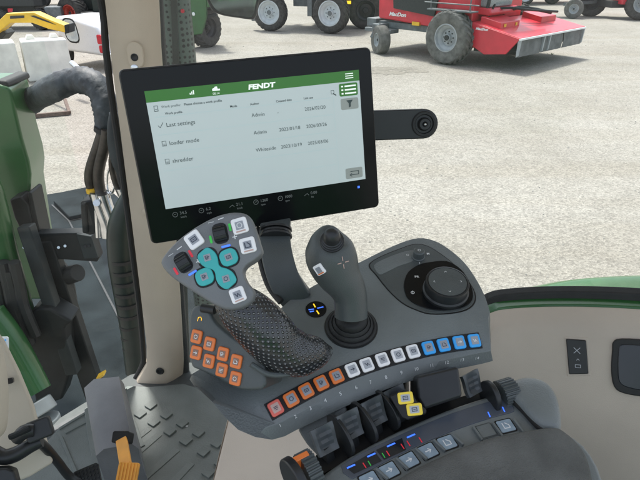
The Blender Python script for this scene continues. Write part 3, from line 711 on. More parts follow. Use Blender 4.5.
# ---- armrest -------------------------------------------------------------------
P4 = Frame(WZ(450, 440, CAM.z - .455), (.02, -math.sin(R(8)), math.cos(R(8))), (1, 0, 0))
rest = thing('armrest', P4.o, 'grey armrest with fabric pad, lit display strip and ribbed thumb wheels', 'armrest')
ao = cat([(296, 520), (303, 498), (318, 478), (342, 460), (374, 441.5), (408, 425), (446, 409), (485, 396), (512, 388), (530, 383.5), (544, 388), (552, 402), (556, 424), (585, 445), (604, 480), (610, 540), (420, 600), (300, 600)], 3, True)
put('armrest_body', rest, 'console', lambda b: fprism(b, P4, [P4.uv(*p) for p in ao], -.045, 0), bevel=.006, seg=4, smooth=50)
pad = cat([(372, 512), (388, 492), (410, 477), (436, 464), (466, 451), (500, 441.5), (530, 436), (553, 433.5), (563, 438), (576, 450), (586, 468), (592, 500), (600, 560), (500, 600), (380, 590)], 3, True)
def padm(b):
    pp = [P4.uv(*p) for p in pad]; c = (sum(p[0] for p in pp) / len(pp), sum(p[1] for p in pp) / len(pp)); rings = []
    for k, h in ((1, -.002), (1.0, .006), (.985, .0105), (.95, .0135), (.88, .0155), (.7, .0175), (.4, .0185), (.1, .0188)):
        rings.append([P4.pt(c[0] + (u - c[0]) * k, c[1] + (v - c[1]) * k, h + .0006 * math.sin(u * 90) * (1 - k)) for u, v in pp])
    loft(b, rings)
put('fabric_pad', rest, 'fabric', padm, smooth=70)
dsp = cat([(341, 466), (374, 447.5), (410, 431), (450, 414.5), (484, 403.5), (504, 398.5), (509, 400), (514, 409.5), (511, 413), (492, 418), (456, 430), (418, 446), (384, 463), (356, 477.5), (350, 478)], 2, True)
put('display_strip', rest, 'display', lambda b: fprism(b, P4, [P4.uv(*p) for p in dsp], -.001, .0012), bevel=.0005)
P4d = P4.up(.0014)
put('display_segment', rest, 'display_dark', lambda b: [flat(b, P4d, [P4d.uv(*p) for p in c], 1e-4) for c in ([(346, 467.5), (374, 451), (382, 461), (354, 474)], [(376, 450), (402, 438), (406, 450), (384, 460)])])
LT = lambda x, y, dx, dy, w: (lambda b: stroke(b, P4d.up(3e-4), [P4d.uv(x - dx, y - dy), P4d.uv(x + dx, y + dy)], w))
for x, y in ((351, 466.5), (371.3, 455.2), (391, 445), (411, 436)): put('blue_light', rest, 'led_blue', LT(x, y, 3.6, -1.6, .0017))
for x, y in ((489, 414.5), (503.5, 409.5)): put('blue_light', rest, 'led_blue', LT(x, y, 1.0, 2.2, .0013))
for x, y in ((364.5, 465.5), (388, 453.5), (402.5, 446.5), (420.5, 440), (408.5, 443.5)): put('red_light', rest, 'led_red', LT(x, y, 1.5, 2.3, .0011))
for x, y in ((369.5, 463.5), (383.5, 455.5)): put('green_light', rest, 'led_green', LT(x, y, 1.3, 2.1, .0010))
mk = [(369.5, 480.5), (389, 471), (408.7, 460.8), (428, 451.5), (447, 443), (486, 431), (505.8, 426.2)]
for i, p in enumerate(mk):
    a = V(P4.uv(*mk[max(i - 1, 0)])); c = V(P4.uv(*mk[min(i + 1, 6)])); d = c - a; f = P4.at(*p).rot(math.atan2(d.y, d.x))
    k = put('membrane_key', rest, 'key_gap' if i != 5 else 'console_dark', lambda b: fprism(b, f, rr(.0198, .0172, .002), -.001, .0006), bevel=.0002)
    put('key_face', k, 'lit_face' if i != 5 else 'console', lambda b: fprism(b, f, rr(.0172, .0146, .0015), 0, .0012), bevel=.0004)
    if i != 5: put('symbol', k, 'ink_white', lambda b: symbol(b, f.up(.0015), 5 if i < 4 else 4, .0032))
def ribs(b):
    for (x0, y0, x1, y1) in ((376, 470, 388, 481), (396, 459.5, 408, 471), (415, 449.5, 427, 461), (433, 441, 445, 452.5), (451, 435, 463, 446.5), (472.5, 428, 482, 442), (492, 424, 502, 438), (513, 420.5, 523, 434)):
        xbox(b, P4.hit(x0, y0) + P4.n * .001, P4.hit(x1, y1) + P4.n * .0015, .0028, .0055, up=P4.n)
put('finger_rib', rest, 'console', ribs, bevel=.0008, seg=2)
# pod at the far right end and its dark seam
def pod(b):
    o = cat([(505, 394), (513, 384), (528, 381), (544, 386), (555, 400), (560, 422), (558, 434), (545, 434), (533, 426), (519, 411)], 4, True)
    pp = [P4.uv(*p) for p in o]; c = (sum(p[0] for p in pp) / len(pp), sum(p[1] for p in pp) / len(pp))
    loft(b, [[P4.pt(c[0] + (u - c[0]) * k, c[1] + (v - c[1]) * k, h) for u, v in pp] for k, h in ((1.02, -.030), (1.02, -.002), (1.0, .004), (.94, .0085), (.80, .0115), (.55, .013), (.2, .0135))])
put('end_pod', rest, 'console', pod, smooth=80)
put('seam', rest, 'key_gap', lambda b: tube(b, [P4.hit(x, y) + P4.n * .0035 for x, y in ((505, 395), (513, 404), (522, 413), (532, 424), (540, 431), (548, 432))], .0026, 8))
# thumb wheels: ribbed drums
def ribwheel(b, c, ax, r, w, n=26):
    ax = V(ax).normalized(); x = ax.orthogonal().normalized(); y = ax.cross(x); c = V(c)
    pts = []
    for k in range(n * 2):
        rr_ = r if k % 2 else r * .90
        for da in (-.3, .3):
            a = 2 * math.pi * (k + da) / (2 * n); pts.append(c - ax * w / 2 + (x * math.cos(a) + y * math.sin(a)) * rr_)
    prism(b, pts, ax * w)
rowx = (P4.hit(392, 410) - P4.hit(325, 445)).normalized()
put('thumb_wheel', rest, 'console_dark', lambda b: ribwheel(b, P4.hit(506, 394) + P4.n * .001, (P4.hit(520, 380) - P4.hit(480, 392)), .0165, .019))
put('wheel_guard', rest, 'black', lambda b: (cyl(b, P4.hit(487, 399) + P4.n * .003, P4.hit(492, 397.5) + P4.n * .003, .0185, seg=32)), bevel=.002)
put('thumb_wheel', rest, 'console_dark', lambda b: ribwheel(b, P4.hit(309, 477) + P4.n * .010, rowx, .020, .014))
put('wheel_guard', rest, 'black', lambda b: (cyl(b, P4.hit(291, 488) + P4.n * .010, P4.hit(299, 483) + P4.n * .010, .0225, seg=32)), bevel=.002)
put('orange_tab', rest, 'orange', lambda b: fprism(b, P4.at(301, 474).rot(R(30)), rr(.016, .006, .001), .012, .030), bevel=.001)
# four paddles between dark cheek discs
pads = [(325, 446), (350, 431.5), (374, 418.5), (396, 407)]
cheeks = [(341, 437), (364, 424.5), (386, 412)]
fwd = P4.n.cross(rowx).normalized()
def cheek(b, p):
    c = P4.hit(*p) + P4.n * .004; f = Frame(c, rowx, fwd)
    o = [(math.cos(R(a)) * .025 + .001, math.sin(R(a)) * (.018 if math.sin(R(a)) > 0 else .024)) for a in range(0, 360, 12)]
    fprism(b, f, o, -.0022, .0022)
for p in cheeks: put('cheek_disc', rest, 'black', lambda b: cheek(b, p), bevel=.0012, seg=2)
def paddle(b, p, s=1.0):
    c = P4.hit(*p) + P4.n * .013
    f = Frame(c, (P4.n * .80 - fwd * .60), rowx)
    w = .0130 * s; rows = []
    for j in range(9):
        t = j / 8; v = .013 * s - t * .028 * s; h = .0035 * math.cos(t * math.pi * 1.1) 
        rows.append([f.pt(u * w * (1 - .12 * t), v, h - (.0042 if (0 < j < 8 and abs(u) < .5) else 0) + (.0024 if (j % 2 and abs(u) < .5) else 0)) for u in (-1, -.7, -.35, 0, .35, .7, 1)])
    sheet(b, rows)
    r2 = [[q - f.n * .006 for q in r] for r in rows]; sheet(b, r2)
    bn = len(rows)
    for a, c2 in ((rows, r2),):
        for j in range(bn - 1):
            for k in (0, -1):
                face(b, [b.verts.new(v) for v in (a[j][k], a[j + 1][k], c2[j + 1][k], c2[j][k])])
        for j in (0, -1):
            for k in range(6): face(b, [b.verts.new(v) for v in (a[j][k], a[j][k + 1], c2[j][k + 1], c2[j][k])])
    bmesh.ops.remove_doubles(b, verts=b.verts, dist=1e-5)
for p in pads:
    k = put('paddle', rest, 'paddle', lambda b: paddle(b, p), smooth=25)
    put('paddle_stem', k, 'black', lambda b: xbox(b, P4.hit(*p) + P4.n * .000, P4.hit(p[0] + 6, p[1] + 8) - P4.n * .02, .010, .010))
    if False: put('paddle_print', k, 'ink_white', lambda b: stroke(b, Frame(P4.hit(p[0] - 8, p[1] - 7) + P4.n * .0215, P4.n * .8 - fwd * .6, rowx), [(0, 0), (.003, 0)], .0008))
k = put('paddle', rest, 'paddle', lambda b: paddle(b, (471, 390), .9), smooth=25)
put('paddle_well', rest, 'key_gap', lambda b: fprism(b, P4, [P4.uv(*p) for p in cat([(306, 468), (318, 446), (345, 428), (378, 411), (405, 400), (432, 398), (470, 388), (500, 380), (508, 392), (470, 400), (420, 420), (370, 442), (325, 466), (310, 476)], 2, True)], -.045, -.012))
# yellow key block
yf = Frame(D(406, 405, .573), (-.15, -.70, .70), (1, -.1, 0))
put('key_block', rest, 'key_gap', lambda b: fprism(b, yf, [yf.uv(*p) for p in ((389, 396), (405, 389), (412, 393), (417, 402), (427, 410), (426, 414), (408, 420), (402, 418), (396, 408))], -.030, 0), bevel=.0025)
for p in ((405.5, 398), (414.5, 409.5)):
    f = yf.at(*p).rot(R(10)); key(rest, f, .0160, .0120, 'yellow', 'face_pale', 'ink_dark', 2, th=.0022, fs=.6)
put('support_plate', rest, 'console_dark', lambda b: fprism(b, P4, [P4.uv(*p) for p in cat([(318, 500), (330, 474), (380, 445), (450, 416), (505, 400), (520, 430), (500, 520), (400, 560)], 2, True)], -.16, -.04), bevel=.01)

# ---- cab shell -----------------------------------------------------------------
YP = 1.34                                            # distance of the pillar
cab = thing('tractor_cab', V((.3, 1.2, FLOOR)), 'beige trimmed tractor cab with pillar, taupe side panel and roof', 'cab')
pl = [(80, -60), (103, 0), (108.5, 50), (114, 95), (121, 150), (128, 205), (135, 260), (140.5, 305), (145.5, 348), (145.5, 365), (130, 390)]
prr = [(151, -60), (154.5, 0), (157, 50), (160.5, 95), (165, 150), (170, 205), (174, 260), (177.5, 305), (180, 348), (181, 368), (180, 386)]
def pillar(b):
    rings = []
    for (x0, y0), (x1, y1) in zip(pl, prr):
        a = WY(x0, y0, YP); c = WY(x1, y1, YP); m = (a + c) / 2; h = (c - a) / 2; bk = V((0, .075, 0))
        rings.append([a + V((.0, .012, 0)), a + h * .12 - V((0, .006, 0)), m - V((0, .010, 0)), c - h * .55 - V((0, .008, 0)), c - h * .25 + V((0, .012, 0)), c + V((0, .035, 0)), c + bk, a + bk])
    loft(b, rings)
pil = put('pillar', cab, 'beige', pillar, smooth=70)
pil['_loc'] = list(V(pil['_loc']))
PF = Frame(WY(135, 50, YP - .018), (0, -1, .05), (1, 0, 0))
def sub(parent):  # children of a part are placed relative to that part's own origin
    return parent
put('latch_boss', pil, 'beige', lambda b: (fprism(b, PF, [(u, v + PF.uv(135.5, 62)[1] * .4) for u, v in rr(.036, .058, .0175, n=6)], -.004, .006)), bevel=.003)
put('boss_hole', pil, 'gun', lambda b: lathe(b, PF.hit(135.3, 57) + PF.n * .006, PF.n, [(.0085, 0), (.0085, .0012), (.007, .0016), (.0055, .0006)], 24))
put('boss_screw', pil, 'chrome', lambda b: lathe(b, PF.hit(135.5, 68) + PF.n * .006, PF.n, [(.0095, 0), (.009, .002), (.0055, .0034), (.0004, .0036)], 24))
put('screw', pil, 'rubber', lambda b: (lathe(b, WY(160, 371, YP - .012), (0, -1, 0), [(.0125, 0), (.0125, .002), (.0100, .004), (.0065, .003), (.006, .001), (.0003, .001)], 24)))
put('clip', pil, 'beige', lambda b: (lathe(b, WY(147, 212, YP - .012), (0, -1, 0), [(.013, 0), (.012, .004), (.006, .007), (.0004, .008)], 20)))
def seal(pts, r, Y=YP + .05): return lambda b: tube(b, [WY(x, y, Y) for x, y in pts], r, 10)
put('windscreen_seal', cab, 'rubber', seal([(76, -60), (100.5, 0), (106, 50), (112, 100), (119, 150), (126.5, 205), (133, 258), (139, 305), (143, 350), (142, 366), (128, 391)], .0085, YP + .02))
put('side_window_seal', cab, 'rubber', seal([(156, -60), (159, 0), (162, 50), (165.5, 95), (170, 150), (175, 205), (179, 260), (182, 305), (185, 345), (187, 385)], .010))

# side panel below the window
def Z(px, py, dr): return WZ(px, py, CAM.z - dr)
topc = cat([(.02, 1.30, 1.02), (.10, 1.29, .96), (.20, 1.27, .90), (.30, 1.245, .84), tuple(V((0, 0, 0)))][:4], 3)
tp_px = [(-.22, .70, .96), (-.21, .95, .96), (-.17, 1.14, .96), (.02, 1.29, .93), (.22, 1.31, .87)]
tp = [V((x, y, CAM.z - d)) for x, y, d in tp_px] + [WY(470, 321, 1.26), WY(500, 313.5, 1.22), WY(535, 310.5, 1.19), WY(575, 310, 1.16), WY(610, 311, 1.13), WY(645, 313, 1.10), WY(700, 318, 1.05), WY(780, 330, .98)]
bt = [V((x, y, FLOOR - .02)) for x, y in ((-.245, .68), (-.238, .92), (-.215, 1.10), (-.04, 1.24), (.14, 1.28), (.26, 1.26), (.36, 1.20), (.46, 1.14), (.56, 1.08), (.66, 1.02), (.76, .96), (.9, .90), (1.1, .8))]
def panel(b):
    A = [V(p) for p in cat([tuple(p) for p in tp], 4)]; B = [V(p) for p in cat([tuple(p) for p in bt], 4)]
    rows = []
    inn = V((0, -1, 0))
    rows.append([a + V((0, .10, -.01)) for a in A]); rows.append([a + V((0, .03, .001)) for a in A]); rows.append([a + V((0, .008, -.003)) for a in A]); rows.append([a + V((0, -.006, -.014)) for a in A])
    for t in (.06, .12, .2, .3, .45, .6, .8, 1.0):
        rows.append([a.lerp(c, t) + V((0, (-.012 - .035 * math.sin(t * math.pi)) * min(1, max(0, (a.x + .1) / .4)), 0)) for a, c in zip(A, B)])
    sheet(b, rows)
pan = put('side_panel', cab, 'panel', panel, smooth=80)
put('panel_ledge', cab, 'panel', lambda b: prism(b, [V((x, y, CAM.z - .975)) for x, y in ((-.222, .25), (-.222, .70), (-.212, .95), (-.175, 1.13), (-.08, 1.21), (.02, 1.265), (.16, 1.27), (.24, 1.15), (.24, .25))], V((0, 0, .018))), bevel=.008)
# panel switch and speaker recess
PT = bvh_of(panel); SF = skin(PT, 577, 355, 8); SF = Frame(SF.o, SF.n, SF.hit(588, 340.5) - SF.hit(566, 339))
so = [(566, 339), (586, 340), (588.5, 373), (570, 374.5)]
sw = put('rocker_switch', cab, 'black', lambda b: fprism(b, SF, [SF.uv(*p) for p in ((566, 338.5), (586, 340), (588.5, 373.5), (569, 374))], -.06, .006), bevel=.003)
put('switch_frame', sw, 'panel', lambda b: fprism(b, SF, [SF.uv(*p) for p in ((563.5, 336), (588.5, 337.5), (591, 376), (567, 376.5))], -.06, .001), bevel=.003)
put('switch_symbol', sw, 'face_pale', lambda b: (stroke(b, SF.at(577, 350).up(.007), [(-.007, -.007), (.007, .007)], .0015), stroke(b, SF.at(577, 350).up(.0072), [(-.007, .007), (.007, -.007)], .0015), stroke(b, SF.at(578, 365).up(.007), rect(-.006, -.005, .006, .002), .0012, closed=True), stroke(b, SF.at(578, 359).up(.007), [(-.003, -.002), (0, .002), (.003, -.002)], .001)))
SP_ = skin(PT, 628, 365, 8)
sp_o = cat([(612, 350), (613, 342), (621, 338.5), (650, 340), (690, 345), (694, 380), (690, 400), (650, 397), (624, 393), (614, 386), (611, 370)], 3, True)
put('recess_rim', cab, 'rubber', lambda b: fprism(b, SP_, [SP_.uv(*p) for p in sp_o], -.08, .008), bevel=.004)
sp_i = cat([(618, 352), (620, 345), (626, 343.5), (650, 345), (684, 349), (688, 378), (684, 394), (650, 391), (628, 387), (619, 381), (617.5, 368)], 3, True)
put('recess_cover', cab, 'display_dark', lambda b: fprism(b, SP_, [SP_.uv(*p) for p in sp_i], 0, .0095), bevel=.003)
# green sill strip, black window seal above the panel
tpc = [V(p) for p in cat([tuple(p) for p in tp[4:]], 4)]
def sweep(b, pts, prof):
    loft(b, [[p + V((0, y, z)) for y, z in prof] for p in pts])
put('green_sill', cab, 'green', lambda b: sweep(b, [p + V((0, .030, -.002)) for p in tpc], [(-.014, 0), (.02, 0), (.02, .006), (-.010, .006)]), bevel=.002)
put('lower_seal', cab, 'rubber', lambda b: sweep(b, [p + V((0, .056, .006)) for p in tpc], [(-.012, -.01), (.02, -.01), (.02, .020), (-.004, .014)]), bevel=.004)
# cab roof, out of view, cut short behind to shape the light inside
put('roof', cab, 'cream', lambda b: prism(b, [V((-1.4, .28, 3.42)), V((1.9, .28, 3.42)), V((1.7, 1.92, 3.42)), V((-.8, 1.92, 3.42)), V((-1.5, .9, 3.42))], V((0, 0, .14))), bevel=.03)
put('window_pane', cab, 'glass', lambda b: (face(b, [b.verts.new(p) for p in (WY(160, 388, YP + .035), WY(158, -60, YP + .035), V((1.9, YP + .035 - .02, 3.43)), V((1.9, YP + .02, 2.05)), V((.2, YP + .03, 1.9)))])))
put('windscreen', cab, 'glass_clear', lambda b: face(b, [b.verts.new(p) for p in (WZ(136, 385, FLOOR + .01), V((-1.32, .62, FLOOR + .01)), V((-1.38, .70, 3.43)), WZ(80, -60, 3.43) if False else V((-.70, 1.40, 3.43)))]))

# ---- floor ---------------------------------------------------------------------
def floorm(b):
    pts = [(-1.35, .62), WZ(20, 462, FLOOR).to_2d(), WZ(60, 418, FLOOR).to_2d(), WZ(130, 375, FLOOR).to_2d(), (-.48, 1.43), (.3, 1.45), (1.1, 1.1), (1.1, -.9), (-1.35, -.9)]
    prism(b, [V((p[0], p[1], FLOOR)) for p in pts], V((0, 0, -.03)))
fl = put('cab_floor', None, 'floor_edge', floorm); tag(fl, None, None, kind='structure')
FF = Frame(V((0, 0, FLOOR)), (0, 0, 1), (1, 0, 0))
M['mat'] = mat('grey_floor_mat', (.185, .208, .198), .5, var=.16, vscale=9, bump=.5, bscale=260)
fm = thing('floor_mat', WZ(190, 430, FLOOR), 'grey green rubber floor mat with raised squares and long ridges', 'floor mat')
mo = [(24, 470), (60, 430), (128, 388), (150, 389), (184, 386), (204, 392), (232, 416), (262, 432), (300, 440), (330, 520), (60, 620), (-60, 560)]
put('mat_sheet', fm, 'mat', lambda b: fprism(b, FF, [FF.uv(*p) for p in mo], .001, .010), bevel=.003)
sq = [(151.5, 408.5), (141, 417), (167, 418), (154.5, 425.5), (183, 426.5), (170.5, 434.5), (199, 436), (186.5, 444), (217.5, 446.5), (204, 455), (234.5, 457), (221, 466), (209, 476), (238, 478)]
dsq = V(FF.uv(*sq[2])) - V(FF.uv(*sq[0])); asq = math.atan2(dsq.y, dsq.x)
for p in sq: put('raised_square', fm, 'mat', lambda b: fprism(b, FF.at(*p).rot(asq), rr(.027, .027, .003), .009, .0160), bevel=.0010, seg=2)
def ridges(b):
    for (a, c) in (((160, 437), (110, 480)), ((178, 452), (135, 490)), ((192, 466), (160, 500)), ((150, 431), (100, 470))):
        xbox(b, FF.hit(*a) + V((0, 0, .0105)), FF.hit(*c) + V((0, 0, .0105)), .020, .004)
    for (a, c) in (((60, 432), (127, 391)), ((62, 440), (78, 478)), ((66, 436), (100, 418))): xbox(b, FF.hit(*a) + V((0, 0, .0115)), FF.hit(*c) + V((0, 0, .0115)), .008, .005)
put('ridge', fm, 'mat', ridges, bevel=.0015, seg=2)
wl = put('paper_scrap', None, 'sticker', lambda b: fprism(b, FF.at(187, 429), [(-.003, -.002), (.003, -.003), (.004, .003), (-.002, .003)], .0102, .0112)); tag(wl, 'tiny white scrap lying on the grey floor mat', 'scrap')

# ---- accelerator pedal -----------------------------------------------------------
ped = thing('accelerator_pedal', WZ(115, 440, FLOOR), 'grey sloping pedal housing with an orange accelerator arm and ribbed orange tread', 'pedal')
def house(b):
    T = [D(84, 388, 1.37), D(94, 379, 1.37), D(119, 376.5, 1.36), D(124, 384, 1.36)]
    Mi = [D(88, 410, 1.30), D(99, 405, 1.29), D(124, 402, 1.28), D(129, 409, 1.30)]
    Bo = [D(96, 456, 1.235), D(104, 449, 1.215), D(132, 444, 1.21), D(139, 449, 1.23)]
    B2 = [D(98, 462, 1.245), D(108, 459, 1.245), D(132, 454, 1.245), D(139, 453, 1.245)]
    rings = []
    for q_ in (T, Mi, Bo, B2):
        base = [V((p.x, p.y + .02, FLOOR + .005)) for p in (q_[3], q_[0])]
        rings.append(q_ + base)
    loft(b, rings)
M['pedal_grey'] = mat('worn_pedal_grey', (.17, .172, .18), .38, var=.15, vscale=14, bump=.2)
hs = put('pedal_housing', ped, 'pedal_grey', house, bevel=.007, smooth=40)
put('pedal_slot', hs, 'key_gap', lambda b: fprism(b, Frame(D(121, 437, 1.19), (0, -.6, .8), (1, 0, 0)), rr(.036, .024, .004), -.03, .004), bevel=.001)
put('pedal_arm', ped, 'pedal', lambda b: xbox(b, D(120.5, 434, 1.20), D(126, 466, 1.13), .024, .008, up=(0, -.6, .8)), bevel=.002)
def tread(b):
    f = Frame(D(127, 476, 1.115), (0, -.60, .80), (1, .0, 0)); f = f.rot(R(-3)); fprism(b, f, rr(.042, .075, .004, 0, -.012), -.006, .002)
    for k in range(6): fprism(b, f, rect(-.019 + k * .0067, -.048, -.0155 + k * .0067, .024), .002, .0045)
put('pedal_tread', ped, 'pedal', tread, bevel=.001, seg=2)
fr_ = put('floor_plate', ped, 'mat', lambda b: fprism(b, FF, [FF.uv(*p) for p in cat([(94, 466), (86, 420), (90, 410), (120, 396), (130, 410), (143, 444), (142, 451), (100, 468)], 3, True)], .009, .016), bevel=.003)

# ---- steering column corner and brake pedals ---------------------------------------
col = thing('steering_column', D(15, 430, .95), 'cream steering column trim with black levers at the lower left corner', 'steering column')
def colm(b):
    f = Frame(D(-10, 400, .84), (.25, -.80, .55), (1, .3, 0))
    o = cat([(x - 13, y) for x, y in [(-60, 300), (-20, 322), (0, 336), (8, 352), (13, 380), (14, 410), (12, 432), (6, 442), (-8, 450), (-60, 470)]], 3, True)
    pp = [f.uv(*p) for p in o]; c = f.uv(-40, 390)
    loft(b, [[f.pt(c[0] + (u - c[0]) * k, c[1] + (v - c[1]) * k, h) for u, v in pp] for k, h in ((.95, -.05), (1, -.04), (1, -.02), (.97, -.008), (.90, .006), (.75, .016), (.4, .02))])
put('column_cover', col, 'cream', colm, smooth=80)
def trim(b):
    f = Frame(D(25, 420, 1.02), (.35, -.75, .55), (1, .3, 0)); fprism(b, f, [f.uv(*p) for p in ((-30, 300), (2, 340), (18, 372), (33, 408), (36, 420), (44, 437), (53, 463), (30, 477), (12, 484), (-30, 470))], -.03, 0)
put('column_trim', col, 'cream', trim, bevel=.005)
put('trim_slot', col, 'gun', lambda b: [fprism(b, Frame(D(9, 381, 1.005), (.35, -.75, .55), (1, .3, 0)), rr(.014, .010, .003), -.01, .004)])
put('lever', col, 'black', lambda b: (fprism(b, Frame(D(38, 430, .93), (.3, -.75, .6), (1, .25, 0)).rot(R(12)), rr(.042, .034, .006), -.02, 0)), bevel=.004)
put('lever_arm', col, 'black', lambda b: tube(b, [D(-6, 452, .93), D(4, 457, .93), D(16, 454, .935), D(30, 446, .94), D(42, 441, .945)], [.012, .013, .013, .012, .010], 12))
put('lever_arm', col, 'black', lambda b: tube(b, [D(16, 440, .925), D(24, 432, .925), D(34, 430, .93)], [.010, .012, .011], 12))
put('lever_rod', col, 'steel', lambda b: tube(b, [D(10, 437, .915), D(20, 433, .915), D(30, 428, .918)], .005, 10))
put('column_foot', col, 'black', lambda b: fprism(b, Frame(D(6, 476, .9), (.3, -.75, .6), (1, .25, 0)), [(-.05, -.04), (.02, -.04), (.012, .005), (.0, .012), (-.05, .018)], -.03, 0), bevel=.004)
brk_t = thing('brake_pedal', D(80, 470, 1.1), 'black brake pedal with diamond tread on a thin bent arm', 'pedal')
put('pedal_arm', brk_t, 'black', lambda b: tube(b, [D(38, 441, 1.0), D(46, 448, 1.02), D(58, 462, 1.06), D(70, 477, 1.09), D(84, 484, 1.1)], .0085, 12))
def bt_(b):
    f = Frame(D(87, 477, 1.10), (0, -.5, .86), (1, .2, 0)).rot(R(14)); fprism(b, f, rr(.048, .040, .004), -.008, 0)
    for i in range(7):
        for j in range(5): fprism(b, f.rot(0), [(-.021 + i * .007 + u, -.016 + j * .008 + v) for u, v in ((.0028, 0), (0, .003), (-.0028, 0), (0, -.003))], 0, .0022)
put('pedal_tread', brk_t, 'black', bt_)
# ================================================================== EXTERIOR
def groundm(b):
    n = 24; vs = {}
    xs = [-600, -250, -100, -50, -25] + list(range(-15, 16, 3)) + [25, 50, 100, 250, 600]
    ys = [-300, -60, -20, -8] + list(range(-4, 30, 3)) + [36, 48, 70, 110, 250, 900]
    sheet(b, [[V((x, y, 0)) for x in xs] for y in ys])
g = put('ground', None, 'gravel', groundm); g['kind'] = 'structure'

class Veh:
    def __init__(s, o, ang):
        s.o = V(o); s.x = V((math.cos(ang), math.sin(ang), 0)); s.y = V((-math.sin(ang), math.cos(ang), 0))
    def p(s, x, y, z): return s.o + s.x * x + s.y * y + V((0, 0, z))
    def box(s, b, x0, x1, y0, y1, z0, z1, mi=0): prism(b, [s.p(x0, y0, z0), s.p(x1, y0, z0), s.p(x1, y1, z0), s.p(x0, y1, z0)], V((0, 0, z1 - z0)), mi)
    def side(s, b, pts, y0, y1, mi=0): prism(b, [s.p(x, y0, z) for x, z in pts], s.y * (y1 - y0), mi)
    def bar(s, b, a, c, w, t=None): xbox(b, s.p(*a), s.p(*c), w, t or w)

def wheel(parent, c, ax, r, w, rim_r, tyre='tyre', rim='rim_grey', lugs=22, hub='dark_mach', lugh=.035, label=None):
    """tyre with chevron lugs, dished rim and hub; ax points to the outer face"""
    c = V(c); ax = V(ax).normalized(); fw = ax.cross(V((0, 0, 1))).normalized(); up = V((0, 0, 1))
    if lugs: r = r - lugh
    def ty(b):
        lathe(b, c, ax, [(rim_r, -w * .42), (rim_r * 1.08, -w * .47), (r * .86, -w * .5), (r * .96, -w * .46), (r, -w * .34), (r, w * .34), (r * .96, w * .46), (r * .86, w * .5), (rim_r * 1.08, w * .47), (rim_r, w * .42)], 40, xd=fw, cap=False)
        for k in range(lugs):
            for sgn in (-1, 1):
                a0 = 2 * math.pi * (k + (.5 if sgn > 0 else 0)) / lugs; n = 5; rows = []
                for j in range(n):
                    t = j / (n - 1); aa = a0 + t * .30; yy = sgn * w * (.50 * (1 - t) + .02 * t); rb = r * (.90 if j == 0 else .965 if j == 1 else 1.0); rt = rb + lugh * (1 if j else .7)
                    dr = lambda q: fw * math.cos(q) + up * math.sin(q)
                    hw = .07 * (22 / lugs)
                    rows.append([c + ax * yy + dr(aa - hw) * rb, c + ax * yy + dr(aa - hw * .7) * rt, c + ax * yy + dr(aa + hw * .7) * rt, c + ax * yy + dr(aa + hw) * rb])
                sheet(b, rows)
                face(b, [b.verts.new(p) for p in rows[0]])
    t = put('wheel', parent, tyre, ty, smooth=40, label=label)
    put('rim', t, rim, lambda b: lathe(b, c, ax, [(rim_r * .5, -w * .3), (rim_r, -w * .40), (rim_r * 1.04, w * .44), (rim_r * .95, w * .45), (rim_r * .88, w * .28), (rim_r * .70, w * .20), (rim_r * .62, w * .08), (rim_r * .30, w * .12), (rim_r * .26, w * .30), (.003, w * .32)], 32, xd=fw, cap=False), smooth=35)
    put('hub', t, hub, lambda b: ([cyl(b, c + ax * w * .08 + (fw * math.cos(q) + up * math.sin(q)) * rim_r * .42, c + ax * (w * .16) + (fw * math.cos(q) + up * math.sin(q)) * rim_r * .42, rim_r * .05, seg=6) for q in [k * math.pi / 4 for k in range(8)]], cyl(b, c + ax * w * .2, c + ax * w * .36, rim_r * .20, seg=14)))
    return t

# ---- red windrower -----------------------------------------------------------------
wo = G(447, 64); A_ = math.atan2(-.73, .68)
W = Veh(wo, A_); ws = wo + V((0, 0, 0))
win = thing('windrower', wo, 'red self propelled windrower with grey wheels and a wide mowing header in front', 'windrower')
out = -W.y
wheel(win, W.p(0, .0, .735), out, .74, .46, .37, 'tyre_pale', 'rim_grey', 24)
wheel(win, W.p(0, 3.3, .76), -out, .77, .62, .40, 'tyre', 'rim_grey', 24)
cw = G(380, 53.5)
wheel(win, cw + V((0, 0, .42)), (out * .9 - W.x * .42), .43, .34, .20, 'tyre_pale', 'rim_grey', 0)
wheel(win, W.p(-2.4, 3.0, .42), out, .43, .34, .20, 'tyre_pale', 'rim_grey', 0)
def wb(b):
    W.side(b, [(-2.95, 1.02), (-.5, .90), (-.3, 1.00), (.5, 1.15), (.5, 2.2), (-3.0, 2.4)], .25, 2.9)
put('engine_body', win, 'red_paint', wb, bevel=.05)
put('side_grille', win, 'dark_mach', lambda b: W.side(b, [(-2.3, 1.35), (-.75, 1.22), (-.6, 2.1), (-2.4, 2.2)], .19, .24))
def louv(b):
    for k in range(11): W.bar(b, (-2.2 + k * .14, .17, 1.36), (-2.2 + k * .14, .17, 2.1), .025)
put('louvre', win, 'frame_grey', louv)
put('stripe_writing', win, 'ink_white', lambda b: text(b, 'MacDon', Frame(W.p(-2.5, .235, 1.13), out, W.x), 0, 0, .15, 0, sx=1.3, bold=.006, shear=.3))
def chs(b):
    W.box(b, -3.3, .6, .35, .60, .74, .93); W.box(b, -3.3, .6, 2.5, 2.75, .74, .93); W.box(b, -2.9, -2.6, -.1, 3.2, .70, .88)
    W.box(b, -.15, .15, .2, 3.0, .62, .9); W.box(b, -3.3, -2.2, .0, .4, .62, .74); W.box(b, -3.4, -3.0, .2, 2.9, .75, 1.0)
    W.bar(b, (-2.75, .05, .85), (-2.95, -.05, .45), .10); W.bar(b, (.1, .2, .85), (1.1, .5, .7), .10); W.bar(b, (.1, .5, 1.05), (1.3, .7, 1.1), .06)
put('chassis', win, 'frame_grey', chs, bevel=.02)
cr = W.p(-2.75, -.05, .9)
